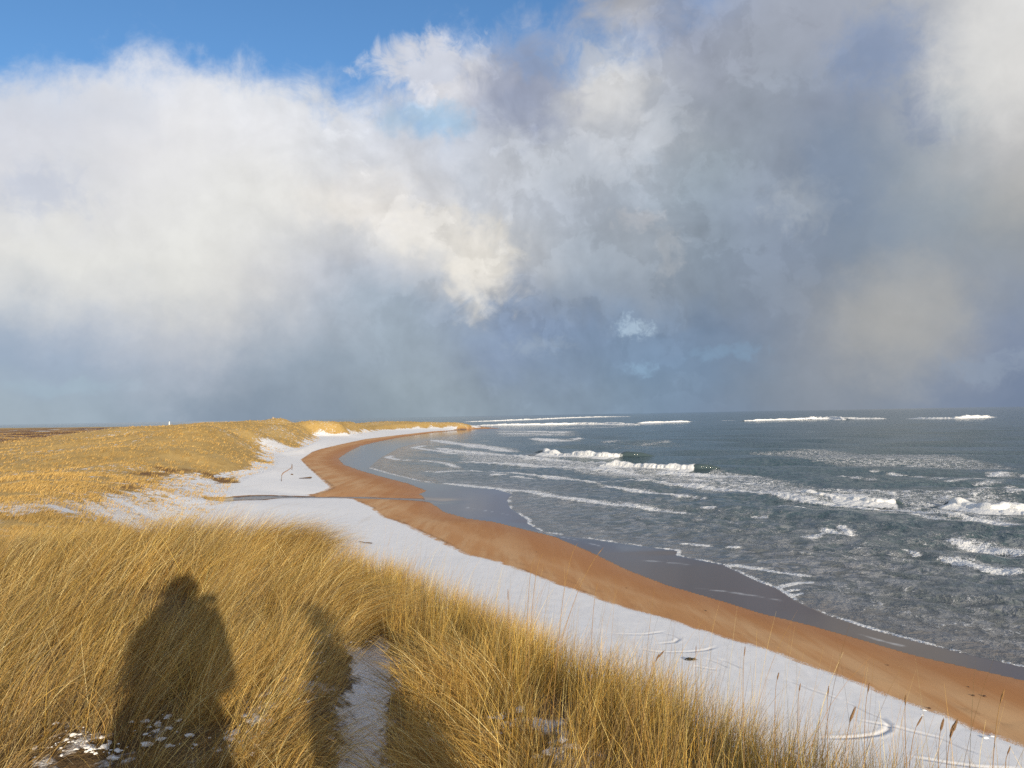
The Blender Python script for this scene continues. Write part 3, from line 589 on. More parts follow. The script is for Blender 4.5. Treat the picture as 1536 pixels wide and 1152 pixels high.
foam_sheen = t.m('MULTIPLY', t.attr('foam_sheen'), t.m('MULTIPLY', t.ss(t.noise(crw, 0.85, 3, 0.55, 0.6), 0.45, 0.58), 0.66))  # thin foam plus sky gleam on the ripples, painted into the water colour
water = t.mix(foam_sheen, water, lin((168, 168, 170)))
foamc = t.mix(t.ss(r2, 0.35, 0.65), (0.86, 0.86, 0.85), (0.66, 0.68, 0.70))
base = t.mix(fo, water, foamc)
b = t.n('ShaderNodeBsdfPrincipled', {'Base Color': base, 'Roughness': t.m('MULTIPLY_ADD', fo, 0.7, 0.10), 'IOR': 1.333})
hh = t.m('ADD', t.m('MULTIPLY', r1, 0.75), t.m('ADD', t.m('MULTIPLY', t.m('MULTIPLY', r2, 0.09), fineness), t.m('MULTIPLY', fo, 0.08)))
bp = t.n('ShaderNodeBump', {'Height': hh, 'Strength': 0.9, 'Distance': t.m('MULTIPLY_ADD', aH, -0.3, 1.5)})
t.set(b.inputs['Normal'], bp.outputs[0])
t.n('ShaderNodeOutputMaterial', {'Surface': b})
sea = mesh_np('sea', np.stack([wx, wy, z], 1), wq, m, attrs=dict(foam=foam, shallow=shallow, offshore=np.clip(rr / 420.0, 0, 1), foam_sheen=(0.8 * np.exp(-deep / 32.0) * sstep(.5, 3.5, deep) + 0.3 * np.exp(-deep / 130.0)) * (0.6 + 0.4 * sstep(-.3, .3, fbm(wx / 7, wy / 7, 95, 3)))))
tag(sea, 'grey green sea running with lines of surf', 'sea', kind='structure')
SEAMAT = m
# ------------------------------------------------------------------ breaking waves: rolled crests standing above the sea
def breaker(pts, height, fo_rng, seed, lump=0.3, label=None, back=3.0):
    P = grounds(pts, 0.0)
    L = np.concatenate([[0], np.cumsum(np.hypot(*np.diff(P, axis=0).T))])
    far = np.hypot(*P.mean(0)); ds = max(0.18, far * 0.0009)
    n = max(int(L[-1] / ds), 24); u = np.linspace(0, L[-1], n)
    px_ = np.interp(u, L, P[:, 0]); py_ = np.interp(u, L, P[:, 1])
    ker = np.ones(max(3, n // 14)) / max(3, n // 14)
    pad = len(ker)
    sm = lambda v: np.convolve(np.concatenate([np.full(pad, v[0]), v, np.full(pad, v[-1])]), ker, 'same')[pad:-pad]
    px_, py_ = sm(px_), sm(py_)
    tx = np.gradient(px_); ty = np.gradient(py_); l = np.hypot(tx, ty) + 1e-9; nx, ny = ty / l, -tx / l     # shoreward
    f = u / L[-1]
    env = np.clip(np.minimum(f, 1 - f) * 7, 0, 1) ** 0.6 * (0.82 + (0.7 if far < 400 else 0.35) * fbm(u / (height * 4), u * 0 + seed, seed, 3))
    S = np.array([-back * 2.2, -back * 1.3, -back * .7, -1.1, -.55, -.15, .2, .5, .62, .6, .8, 1.05, 1.4, 2.0, 3.0]); Hh = np.array([-.18, .08, .34, .66, .88, 1.0, .98, .84, .64, .46, .36, .28, .2, .08, -.18])
    sfo = np.array([0, 0, .05, .30, .62, .9, 1, 1, 1, 1, 1, 1, .95, .75, .4])
    broken = sstep(fo_rng[0] - .04, fo_rng[0] + .04, f + 0.03 * vnoise(u / height, u * 0, seed + 5)) * sstep(fo_rng[1] + .04, fo_rng[1] - .04, f + 0.03 * vnoise(u / height, u * 0 + 3, seed + 6))
    V = []; Fo = []
    for s, h, q in zip(S, Hh, sfo):
        lm = (lump * height * q * broken)[:, None] * np.stack([fbm(u / (0.5 * height), np.full(n, s * 2.1), seed + 11 + a, 5, 0.62) for a in range(2)], 1)
        wob = 0.35 * height * fbm(u / (height * 2.5), np.full(n, 0.3 * s), seed + 2, 2)
        so_ = s * height * (1.0 if s < 0 else 1.0) + lm[:, 0] + wob
        V.append(np.stack([px_ + nx * so_, py_ + ny * so_, np.where(h < 0, -0.25, h * height * env + lm[:, 1] * 0.9)], 1)); Fo.append(q * broken)
    k = len(S); V = np.stack(V, 1).reshape(-1, 3); Fo = np.stack(Fo, 1).ravel()
    i = np.arange(n - 1)[:, None] * k; j = np.arange(k - 1)[None]
    q = np.stack([i + j, i + k + j, i + k + j + 1, i + j + 1], -1).reshape(-1, 4)[:, ::-1]
    o = mesh_np('breaking_wave', V, q, BRKMAT, attrs=dict(foam=Fo, shallow=Fo * 0))
    tag(o, label, 'wave', 'breaking waves in the bay', kind='structure')
m, t = material('breaking wave')
pos = t.n('ShaderNodeNewGeometry').outputs['Position']; aF = t.attr('foam')
r1 = t.noise(pos, 1.4, 6, 0.65); r2 = t.noise(pos, 5.0, 4, 0.6)
fo = t.ss(t.m('ADD', aF, t.m('ADD', t.m('MULTIPLY', t.m('SUBTRACT', r1, 0.5), 1.1), t.m('MULTIPLY', t.m('SUBTRACT', r2, 0.5), 0.5))), 0.34, 0.58)
base = t.mix(fo, lin((64, 78, 82)), t.mix(t.ss(r2, 0.35, 0.65), (0.88, 0.87, 0.84), (0.68, 0.69, 0.70)))
b = t.n('ShaderNodeBsdfPrincipled', {'Base Color': base, 'Roughness': t.m('MULTIPLY_ADD', fo, 0.7, 0.10), 'IOR': 1.333})
bp = t.n('ShaderNodeBump', {'Height': t.m('ADD', t.m('MULTIPLY', r1, 0.3), t.m('MULTIPLY', r2, 0.12)), 'Strength': 0.8, 'Distance': 0.5}); t.set(b.inputs['Normal'], bp.outputs[0])
t.n('ShaderNodeOutputMaterial', {'Surface': b}); BRKMAT = m
breaker([(690,633),(750,631.6),(805,629.6),(860,627),(905,625.6),(950,625)], 3.2, (-.1, 1.1), 1, label='outermost white breaker line ending off the dune spit')
breaker([(711,639),(760,638.6),(805,638),(863,637),(910,637),(960,637.6)], 2.6, (-.1, 1.1), 2, label='long white breaker close off the tip of the spit')
breaker([(955,635.4),(1000,633.8),(1036,632.8)], 2.2, (-.1, 1.1), 3, label='thin white breaker seaward of the spit')
breaker([(1110,632),(1149,631),(1200,629.6),(1240,629),(1300,628.6),(1332,628.4)], 2.4, (0.02, 1.1), 4, label='middle breaker near the horizon with a raised splash')
breaker([(1207,629.6),(1225,628.6),(1250,628.6),(1266,630)], 3.4, (0, 1), 14, .5, label='splash crest bursting near the horizon')
breaker([(1363,628.4),(1400,628.4),(1440,628.2),(1488,626.6)], 2.2, (-.1, 1.1), 5, label='right hand white breaker near the horizon')
breaker([(1435,627.6),(1455,626.8),(1486,625.8)], 3.2, (0, 1), 15, .5, label='splash crest at the right near the horizon')
breaker([(800,680),(834,683),(870,686),(920,688),(960,687.5),(994,686)], 1.55, (0.16, .80), 6, .2, label='curling breaker with green right shoulder in the inner bay')
breaker([(900,700),(945,702.5),(980,704.5),(1046,707.5),(1075,707),(1100,706.5)], 1.35, (0.0, .76), 7, .2, label='broad foaming breaker left of the dark unbroken crest')
breaker([(1199,742),(1225,746),(1260,750),(1300,754),(1330,756),(1358,756.5)], 1.05, (0.03, .95), 8, .24, label='white breaker rolling in on the right half of the bay')
breaker([(1420,758),(1452,762),(1485,766),(1536,768),(1600,772)], 1.1, (0.04, 1.0), 9, .24, label='white breaker at the right hand edge of the view')
# ------------------------------------------------------------------ marram grass: every blade a thin bent ribbon
m, t = material('dry marram blades')
c = t.attr('col', 'Color')
df = t.n('ShaderNodeBsdfPrincipled', {'Base Color': c, 'Roughness': 0.55, 'Specular IOR Level': 0.25})
tl = t.n('ShaderNodeBsdfTranslucent', {'Color': c})
t.n('ShaderNodeOutputMaterial', {'Surface': t.n('ShaderNodeMixShader', {0: 0.22, 1: df, 2: tl})})
GRASS = m
PAL = np.array([lin(c) for c in [(212,176,110),(196,156,86),(226,198,138),(178,138,74),(240,220,172),(140,106,60),(204,172,96),(186,150,94),(150,132,84),(170,124,66)]])
def straw(n, r, warm=None):
    p = r.choice(len(PAL), n, p=[.20,.17,.14,.11,.08,.07,.08,.08,.04,.03]); c = PAL[p] * (0.62 + 0.60 * r.random((n, 1))) * np.array([1.0, 1.01, .88])
    if warm is not None: c = c * warm
    return c
def dead(c, X, Y, r):     # grey dead thatch and a few green shoots, in patches
    g = (r.random(len(X)) < 0.10 + 0.45 * sstep(.05, .5, fbm(X / .9, Y / .9, 371, 3)))[:, None]
    k = (r.random(len(X)) < 0.03 + 0.20 * sstep(.15, .55, fbm(X / 1.1, Y / 1.1, 372, 3)))[:, None]
    c = np.where(g, c * .35 + np.array(lin((158, 138, 108))) * .55, c)
    return np.where(k, c * .4 + np.array(lin((140, 138, 72))) * .55, c)
def blades(root, L, az, th0, th1, w, col, seg=5, r=rng, curl=1.3):
    n = len(root); k = seg + 1
    lean = np.stack([np.sin(az), np.cos(az), np.zeros(n)], 1)
    tw = r.random(n) * math.pi; side = np.stack([np.cos(tw), np.sin(tw), 0.25 * r.normal(size=n)], 1)
    side = side / np.linalg.norm(side, axis=1, keepdims=True)
    drift = r.normal(0, 0.10, (n, 1)) * np.stack([np.cos(az), -np.sin(az), np.zeros(n)], 1)
    pos = np.zeros((n, k, 3)); pos[:, 0] = root
    for s in range(seg):
        a = th0 + (th1 - th0) * ((s + 0.5) / seg) ** curl
        pos[:, s + 1] = pos[:, s] + (L / seg)[:, None] * (np.sin(a)[:, None] * lean + np.cos(a)[:, None] * np.array([0, 0, 1.0]) + drift * (s / seg))
    f = np.arange(k) / seg
    ww = w[:, None] * (1 - 0.86 * f[None] ** 1.6) * 0.5
    V = np.stack([pos - side[:, None] * ww[..., None], pos + side[:, None] * ww[..., None]], 2).reshape(-1, 3)
    i = (np.arange(n) * k * 2)[:, None] + (np.arange(seg) * 2)[None]
    Q = np.stack([i, i + 1, i + 3, i + 2], -1).reshape(-1, 4)
    C = np.repeat(col, k * 2, axis=0)
    return V, Q, C
def join(parts):
    V, Q, C, o = [], [], [], 0
    for v, q, c in parts: V.append(v); Q.append(q + o); C.append(c); o += len(v)
    return np.concatenate(V), np.concatenate(Q), np.concatenate(C)
def hz(x, y): return terrain(x, y)
def c_of(x, y): return x * NRM[0] + y * NRM[1]
def dpath(x, y): return poly_dist(np.asarray(x), np.asarray(y), PATH)
def field(n_clump, box, per, accept, style, r, spread=0.085):
    x = r.uniform(box[0], box[1], n_clump); y = r.uniform(box[2], box[3], n_clump)
    k = accept(x, y); x, y = x[k], y[k]
    cnt = r.poisson(per, len(x)) + 4
    X = np.repeat(x, cnt) + r.normal(0, spread, cnt.sum()); Y = np.repeat(y, cnt) + r.normal(0, spread, cnt.sum())
    cx, cy = np.repeat(x, cnt), np.repeat(y, cnt); cs = np.repeat(r.random(len(x)), cnt); ca = np.repeat(r.normal(size=len(x)), cnt)
    k = accept(X, Y); X, Y, cx, cy, cs, ca = X[k], Y[k], cx[k], cy[k], cs[k], ca[k]
    Zr = hz(X, Y) - 0.015
    return style(X, Y, Zr, X - cx, Y - cy, cs, ca, r)
def seen(x, y): return (np.abs(x) < 0.86 * np.maximum(y, 0) + 1.3)
def st_left(X, Y, Zr, dx, dy, cs, ca, r):
    n = len(X); patchy = fbm(X / 1.6, Y / 1.6, 301, 3); low = sstep(4.7, 3.7, Y - 0.25 * fbm(X / .8, Y / .8, 305, 2))
    L = (0.50 + 0.16 * cs + 0.10 * patchy) * r.uniform(0.6, 1.15, n) * (1 - 0.25 * low)
    az = R_(72) + 0.30 * ca + r.normal(0, 0.45, n) + 0.6 * fbm(X / 2.5, Y / 2.5, 311, 2) + 0.75 * fbm(X / .75, Y / .75, 312, 2) + low * r.normal(0, 0.9, n)
    th0 = np.clip(0.40 + 0.22 * r.normal(size=n) + 0.15 * patchy + 0.45 * low * r.random(n), -0.1, 1.3)
    th1 = np.clip(1.25 + 0.14 * ca + 0.32 * r.normal(size=n) + 0.3 * low, 0.2, 1.9)
    stray = r.random(n) < 0.08; az = np.where(stray, r.uniform(-3.1, 3.1, n), az); th1 = np.where(stray, 0.5 + 0.7 * r.random(n), th1)
    w = r.uniform(0.0018, 0.0036, n) * np.where(Y > 6, 1.12, 1.0)
    return blades(np.stack([X, Y, Zr], 1), L, az, th0, th1, w, dead(straw(n, r), X, Y, r) * (1.0 + 0.14 * patchy[:, None]) * (0.78 + 0.44 * cs[:, None]), 5, r)
def st_ridge(X, Y, Zr, dx, dy, cs, ca, r):
    n = len(X); c = c_of(X, Y)
    L = (0.36 + 0.12 * cs) * r.uniform(0.55, 1.25, n)
    az = R_(52) + 0.7 * ca + r.normal(0, 1.0, n)
    th0 = np.clip(0.16 + 0.24 * r.normal(size=n), -0.3, 1.0); th1 = np.clip(0.72 + 0.20 * ca + 0.38 * r.normal(size=n), 0.0, 1.7)
    w = r.uniform(0.0017, 0.0033, n)
    return blades(np.stack([X, Y, Zr], 1), L, az, th0, th1, w, dead(straw(n, r, np.array([1.04, 1.0, 0.80])), X, Y, r) * (0.76 + 0.46 * cs[:, None]), 5, r)
def st_over(X, Y, Zr, dx, dy, cs, ca, r):      # long blades arching over, combed down towards the right
    n = len(X); L = 0.82 * r.uniform(0.75, 1.15, n)
    az = R_(98) + 0.2 * ca + r.normal(0, 0.30, n)
    return blades(np.stack([X, Y, Zr], 1), L, az, np.clip(0.45 + .2 * r.normal(size=n), 0, 1), np.clip(1.75 + .22 * r.normal(size=n), 1, 2.3), r.uniform(.0028, .0048, n), straw(n, r), 6, r, 1.0)
def st_pathside(X, Y, Zr, dx, dy, cs, ca, r):  # leaning left across the path
    n = len(X); L = 0.62 * r.uniform(0.6, 1.15, n)
    az = R_(-82) + 0.3 * ca + r.normal(0, 0.45, n)
    return blades(np.stack([X, Y, Zr], 1), L, az, np.clip(0.40 + .25 * r.normal(size=n), 0, 1.1), np.clip(1.45 + .3 * r.normal(size=n), .6, 2.1), r.uniform(.0028, .0048, n), straw(n, r, np.array([.98, .95, .9])), 6, r, 1.0)
def px_side(x, y): # signed distance from the path, + to the right of it when walking away
    d, s, _ = dpath(x, y); return d * s
EDGE = 3.75
def ok_left(x, y):
    s = px_side(x, y)
    bare = np.zeros(np.shape(x), bool)
    for (bx, by, br) in BARE: bare |= ((x - bx) ** 2 + ((y - by) * 0.7) ** 2 < br ** 2 * (1 + 0.8 * fbm(x * 3, y * 3, 333, 2)))
    return seen(x, y) & (s < -0.19) & (y < 11.6) & (y > 2.1) & (fbm(x * 1.7, y * 1.7, 337, 2) > -0.42) & (c_of(x, y) < EDGE) & ~(bare & (fbm(x * 9, y * 9, 334, 2) > -0.3))
def ok_ridge(x, y):
    s = px_side(x, y); c = c_of(x, y)
    return seen(x, y) & (s > 0.17) & (fbm(x * 2.2, y * 2.2, 338, 2) > -0.45) & (c < EDGE + 0.38 * sstep(3.8, 2.0, y) + 0.25 * fbm(x * 2, y * 2, 335, 2)) & (np.hypot(x - 0.75, y + 0.45) > 0.55) & (np.hypot(x, y) > 1.15) & (y > 0.4)
BARE = []
FEWER = 0.3
for px, py, br in [(100,1120,.30),(235,1100,.24),(450,1030,.20),(380,1070,.22),(470,975,.16),(190,1140,.3),(740,1050,.22),(790,1085,.16),(700,1110,.2),(320,1130,.3),(175,828,.26),(395,885,.14)]:
    x_, y_, _ = hit(px, py); BARE.append((x_, y_, br * FEWER))
gr = np.random.default_rng(21)
A = field(2500, (-9.6, 1.5, 2.1, 11.6), 74, ok_left, st_left, gr, 0.075)
A2 = field(1500, (-9.6, 1.5, 2.1, 11.6), 10, lambda x, y: ok_left(x, y) & (fbm(x / 1.3, y / 1.3, 340, 2) > -.2), st_left, gr, 0.3)
v, q, c = join([A, A2])
o = mesh_np('marram_grass', v, q, GRASS, attrs=dict(col=c)); tag(o, 'golden marram grass combed to the right over the left hand mound', 'grass', kind='stuff')
B = field(2000, (-2.6, 3.6, 0.3, 10.5), 62, ok_ridge, st_ridge, gr, 0.07)
B2 = field(420, (-2.6, 3.6, 0.3, 10.5), 7, lambda x, y: ok_ridge(x, y) & (c_of(x, y) > 2.2), lambda *a: (lambda X, Y, Zr, dx, dy, cs, ca, r: blades(np.stack([X, Y, Zr], 1), 0.66 * r.uniform(.6, 1.35, len(X)), R_(62) + r.normal(0, .5, len(X)), np.full(len(X), .12), np.clip(.5 + .25 * r.normal(size=len(X)), .05, 1.2), r.uniform(.0016, .003, len(X)), straw(len(X), r), 6, r))(*a), gr, 0.2)
v, q, c = join([B, B2])
o = mesh_np('marram_grass', v, q, GRASS, attrs=dict(col=c)); tag(o, 'yellow upright marram grass along the seaward edge above the beach', 'grass', kind='stuff')
# grass behind and beside the viewpoint, thinner
def ok_rest(x, y): return ~((y > 0.4) & seen(x, y)) & (c_of(x, y) < EDGE) & (np.abs(px_side(x, y)) > 0.35) & (np.hypot(x, y + .4) > 0.7) & (np.hypot(x - .75, y + .45) > .6)
v, q, c = field(900, (-9, 5, -6, 6), 26, ok_rest, st_left, gr, 0.1)
o = mesh_np('marram_grass', v, q, GRASS, attrs=dict(col=c)); tag(o, 'marram grass on the dune top beside the path, outside the shadow', 'grass', kind='stuff')
# single tussocks one can tell apart
def tussock(px, py, rad, n, style, label, r, drop=0.0, at=None):
    x, y, _ = hit(px, py)
    if at: x, y = at
    a = r.uniform(0, 2 * math.pi, n); rr_ = rad * np.sqrt(r.random(n)); X = x + rr_ * np.cos(a); Y = y + rr_ * np.sin(a)
    Zr = hz(X, Y) - 0.02
    v, q, c = style(X, Y, Zr, X - x, Y - y, r.random(n), r.normal(0, .3, n), r)
    v = v - np.array([x, y, 0]); z0 = float(hz(np.array([x]), np.array([y]))[0]); v[:, 2] -= z0
    o = mesh_np('grass_tussock', v, q, GRASS, attrs=dict(col=c)); o.location = (x, y, z0)
    tag(o, label, 'grass tussock', 'marram tussocks on the dune crest')
tussock(0, 0, .42, 1900, st_over, 'swept over grass tussock at the far end of the crest, standing against the snowy beach', gr, at=(-2.75, 9.15))
tussock(0, 0, .36, 1300, st_over, 'arched grass tussock bending over the far end of the snowy path', gr, at=(-1.62, 7.0))
tussock(0, 0, .30, 1200, st_pathside, 'drooping grass tussock hanging over the right side of the snowy path', gr, at=(-0.28, 4.55))
tussock(0, 0, .32, 1300, st_pathside, 'low tangled grass tussock at the bottom of the view right of the path', gr, at=(-0.20, 3.55))
tussock(0, 0, .26, 800, lambda X, Y, Z_, dx, dy, cs, ca, r: st_ridge(X, Y, Z_, dx, dy, cs, ca, r), 'upright grass tussock left of the path beside the shadow', gr, at=(-1.95, 5.35))
tussock(0, 0, .24, 330, lambda X, Y, Z_, dx, dy, cs, ca, r: blades(np.stack([X, Y, Z_], 1), .62 * r.uniform(.6, 1.2, len(X)), R_(85) + r.normal(0, .4, len(X)), np.clip(.7 + .25 * r.normal(size=len(X)), .1, 1.3), np.clip(1.5 + .25 * r.normal(size=len(X)), .9, 2.0), r.uniform(.002, .0036, len(X)), straw(len(X), r), 6, r, 1.0), 'loose tussock on the left bank with long stems reaching right across the snowy path', gr, at=(-1.22, 4.15))
# fallen stems and litter
n = 26000
X = gr.uniform(-7, 3.4, n); Y = gr.uniform(1.6, 8.5, n); k = seen(X, Y) & (c_of(X, Y) < EDGE) & (np.abs(px_side(X, Y)) > 0.13); X, Y = X[k], Y[k]; n = len(X)
lit = PAL[gr.choice(len(PAL), n)] * 0.55 + np.array(lin((150, 132, 108))) * 0.4
v, q, c = blades(np.stack([X, Y, hz(X, Y) + gr.uniform(0.0, .05, n)], 1), gr.uniform(.08, .38, n), gr.uniform(-3.14, 3.14, n), np.full(n, 1.45) + gr.normal(0, .12, n), np.full(n, 1.6) + gr.normal(0, .1, n), gr.uniform(.002, .005, n), lit * gr.uniform(.55, 1.1, (n, 1)), 2, gr)
o = mesh_np('grass_litter', v, q, GRASS, attrs=dict(col=c)); tag(o, 'broken dry stems lying between the tussocks', 'dead grass', kind='stuff')
# tufts on the dunes across the valley and along the bay
n = 110000
a_ = gr.uniform(R_(-36), R_(1), n); d_ = 1 / gr.uniform(1 / 720.0, 1 / 42.0, n); d_[: n // 2] = gr.uniform(60, 720, n // 2)
X = d_ * np.sin(a_); Y = d_ * np.cos(a_)
zz, ZZ = terrain(X, Y, True)
sn = np.maximum(0.24 + 0.17 * fbm(X / 22, Y / 22, 64, 3), slope_snow(X, Y) * 1.1)
for px, py, rx, ry in SLOPE:
    hx, hy, hzz = hit(px, py); sx_ = rx * hy / FPX; sy_ = max(ry * hy * hy / (FPX * 9.0) * 0.35, 2.0)
    sn = np.maximum(sn, .24 + .8 * np.exp(-(((X - hx) / (sx_ * 1.4)) ** 2 + ((Y - hy) / (sy_ * 1.4)) ** 2)))
k = ZZ['iD'] & ~ZZ['oncam'] & (ZZ['dD'] > 1.0) & (gr.random(len(X)) > (sn - .25) * 1.6) & ((d_ < 110) | (gr.random(len(X)) < .55)) & (fbm(X / 3, Y / 3, 350, 2) > -0.25)
X, Y, zz, d_, sn = X[k], Y[k], zz[k], d_[k], sn[k]
per = 4; X = np.repeat(X, per); Y = np.repeat(Y, per); zz = np.repeat(zz, per); d_ = np.repeat(d_, per); n = len(X)
X = X + gr.normal(0, .16, n); Y = Y + gr.normal(0, .16, n)
tone = 1.0 + 0.25 * fbm(X / 9, Y / 9, 360, 3)[:, None]
v, q, c = blades(np.stack([X, Y, zz - .05], 1), gr.uniform(.25, .55, n) * np.where(d_ < 95, .65, 1.0), R_(68) + gr.normal(0, .45, n), np.full(n, .3), np.clip(1.1 + .3 * gr.normal(size=n), .3, 1.7), np.clip(0.0006 * d_, .025, .2) * gr.uniform(.6, 1.2, n), (0.28 * straw(n, gr) + 0.72 * np.array(lin((194, 160, 96)))) * tone, 2, gr)
o = mesh_np('dune_grass', v, q, GRASS, attrs=dict(col=c)); tag(o, 'tufted golden grass covering the dunes across the valley', 'grass', kind='stuff')
# lumps of snow caught among the stems
SNOWM, t = material('snow lumps')
b = t.n('ShaderNodeBsdfPrincipled', {'Base Color': (0.86, 0.85, 0.83, 1), 'Roughness': 0.8, 'Specular IOR Level': 0.2})
b.inputs['Subsurface Weight'].default_value = 0.0
t.n('ShaderNodeOutputMaterial', {'Surface': b})
import bmesh
bm = bmesh.new(); bmesh.ops.create_icosphere(bm, subdivisions=2, radius=1.0)
IV = np.array([v_.co[:] for v_ in bm.verts]); IF = np.array([[v_.index for v_ in f_.verts] for f_ in bm.faces]); bm.free()
V, Q = [], []; off = 0
for px, py, sx_, sy_, cnt in [(100,1125,60,16,26),(240,1105,30,18,18),(150,1140,70,10,16),(470,985,22,22,26),(440,1045,30,18,34),(395,1085,30,20,28),(375,1110,30,15,16),(185,830,24,7,26),(395,888,18,8,16),(730,1040,22,20,26),(760,1095,24,18,20),(840,1140,30,8,12),(490,960,10,14,12),(420,1000,14,12,10),(340,1125,60,15,20),(560,975,30,10,10),(650,1110,20,20,8)]:
    for _ in range(int(cnt * 1.5)):
        x, y, z0 = hit(px + gr.normal(0, sx_ * .6), py + gr.normal(0, sy_ * .6), 14)
        s = .004 + .016 * gr.random() ** 2.2 * (1.6 if gr.random() < .18 else 1)
        nz = 1 + 0.55 * np.stack([vnoise(IV[:, 0] * 2.2 + off, IV[:, 1] * 1.6 + IV[:, 2], 5)], 1)
        nz = nz * (1 + gr.normal(0, .22, (len(IV), 1)))
        vv = IV * nz * s * np.array([gr.uniform(.8, 1.7), gr.uniform(.8, 1.5), gr.uniform(.3, .6)])
        an = gr.uniform(0, 6.28); ca, sa = math.cos(an), math.sin(an); vv = vv @ np.array([[ca, -sa, 0], [sa, ca, 0], [0, 0, 1]])
        V.append(vv + [x, y, z0 + gr.uniform(-.01, .06)]); Q.append(IF + off); off += len(IV)
o = mesh_np('snow_clumps', np.concatenate(V), np.concatenate(Q), SNOWM); tag(o, 'crumbs of snow caught among the grass stems', 'snow', kind='stuff')
# ------------------------------------------------------------------ people on the path: they throw the shadows on the grass
def skinned(name, J, E, mats, zone):
    """one continuous body grown over joints J {name: (x,y,z,r)} and bones E; zone(center)->material index"""
    keys = list(J); me = bpy.data.meshes.new(name + '_bones')
    me.from_pydata([J[k][:3] for k in keys], [(keys.index(a), keys.index(b)) for a, b in E], [])
    tmp = bpy.data.objects.new(name + '_bones', me); COL.objects.link(tmp)
    sk = tmp.modifiers.new('skin', 'SKIN'); sk.use_smooth_shade = True
    for i, k in enumerate(keys):
        v = me.skin_vertices[0].data[i]; rd = J[k][3]; v.radius = rd if isinstance(rd, tuple) else (rd, rd); v.use_root = (i == 0)
    ss = tmp.modifiers.new('sub', 'SUBSURF'); ss.levels = 2; ss.render_levels = 2
    dg = bpy.context.evaluated_depsgraph_get(); dg.update()
    out = bpy.data.meshes.new_from_object(tmp.evaluated_get(dg))
    bpy.data.objects.remove(tmp); bpy.data.meshes.remove(me)
    for m_ in mats: out.materials.append(m_)
    for p in out.polygons: p.material_index = zone(p.center); p.use_smooth = True
    o = bpy.data.objects.new(name, out); COL.objects.link(o); return o
SKIN = simple_mat('skin', lin((205, 160, 135)), 0.5, 0.4, 0.06, 30)
def cloth(n, c): return simple_mat(n, lin(c), 0.85, 0.15, 0.2, 40)
def ball(name, loc, rad, mat, parent, half=None):
    V = IV * np.array(rad) + np.array(loc); F = IF
    if half is not None: F = F[(V[F][:, :, 2].mean(1) > half)]
    return mesh_np(name, V, F, mat, parent)
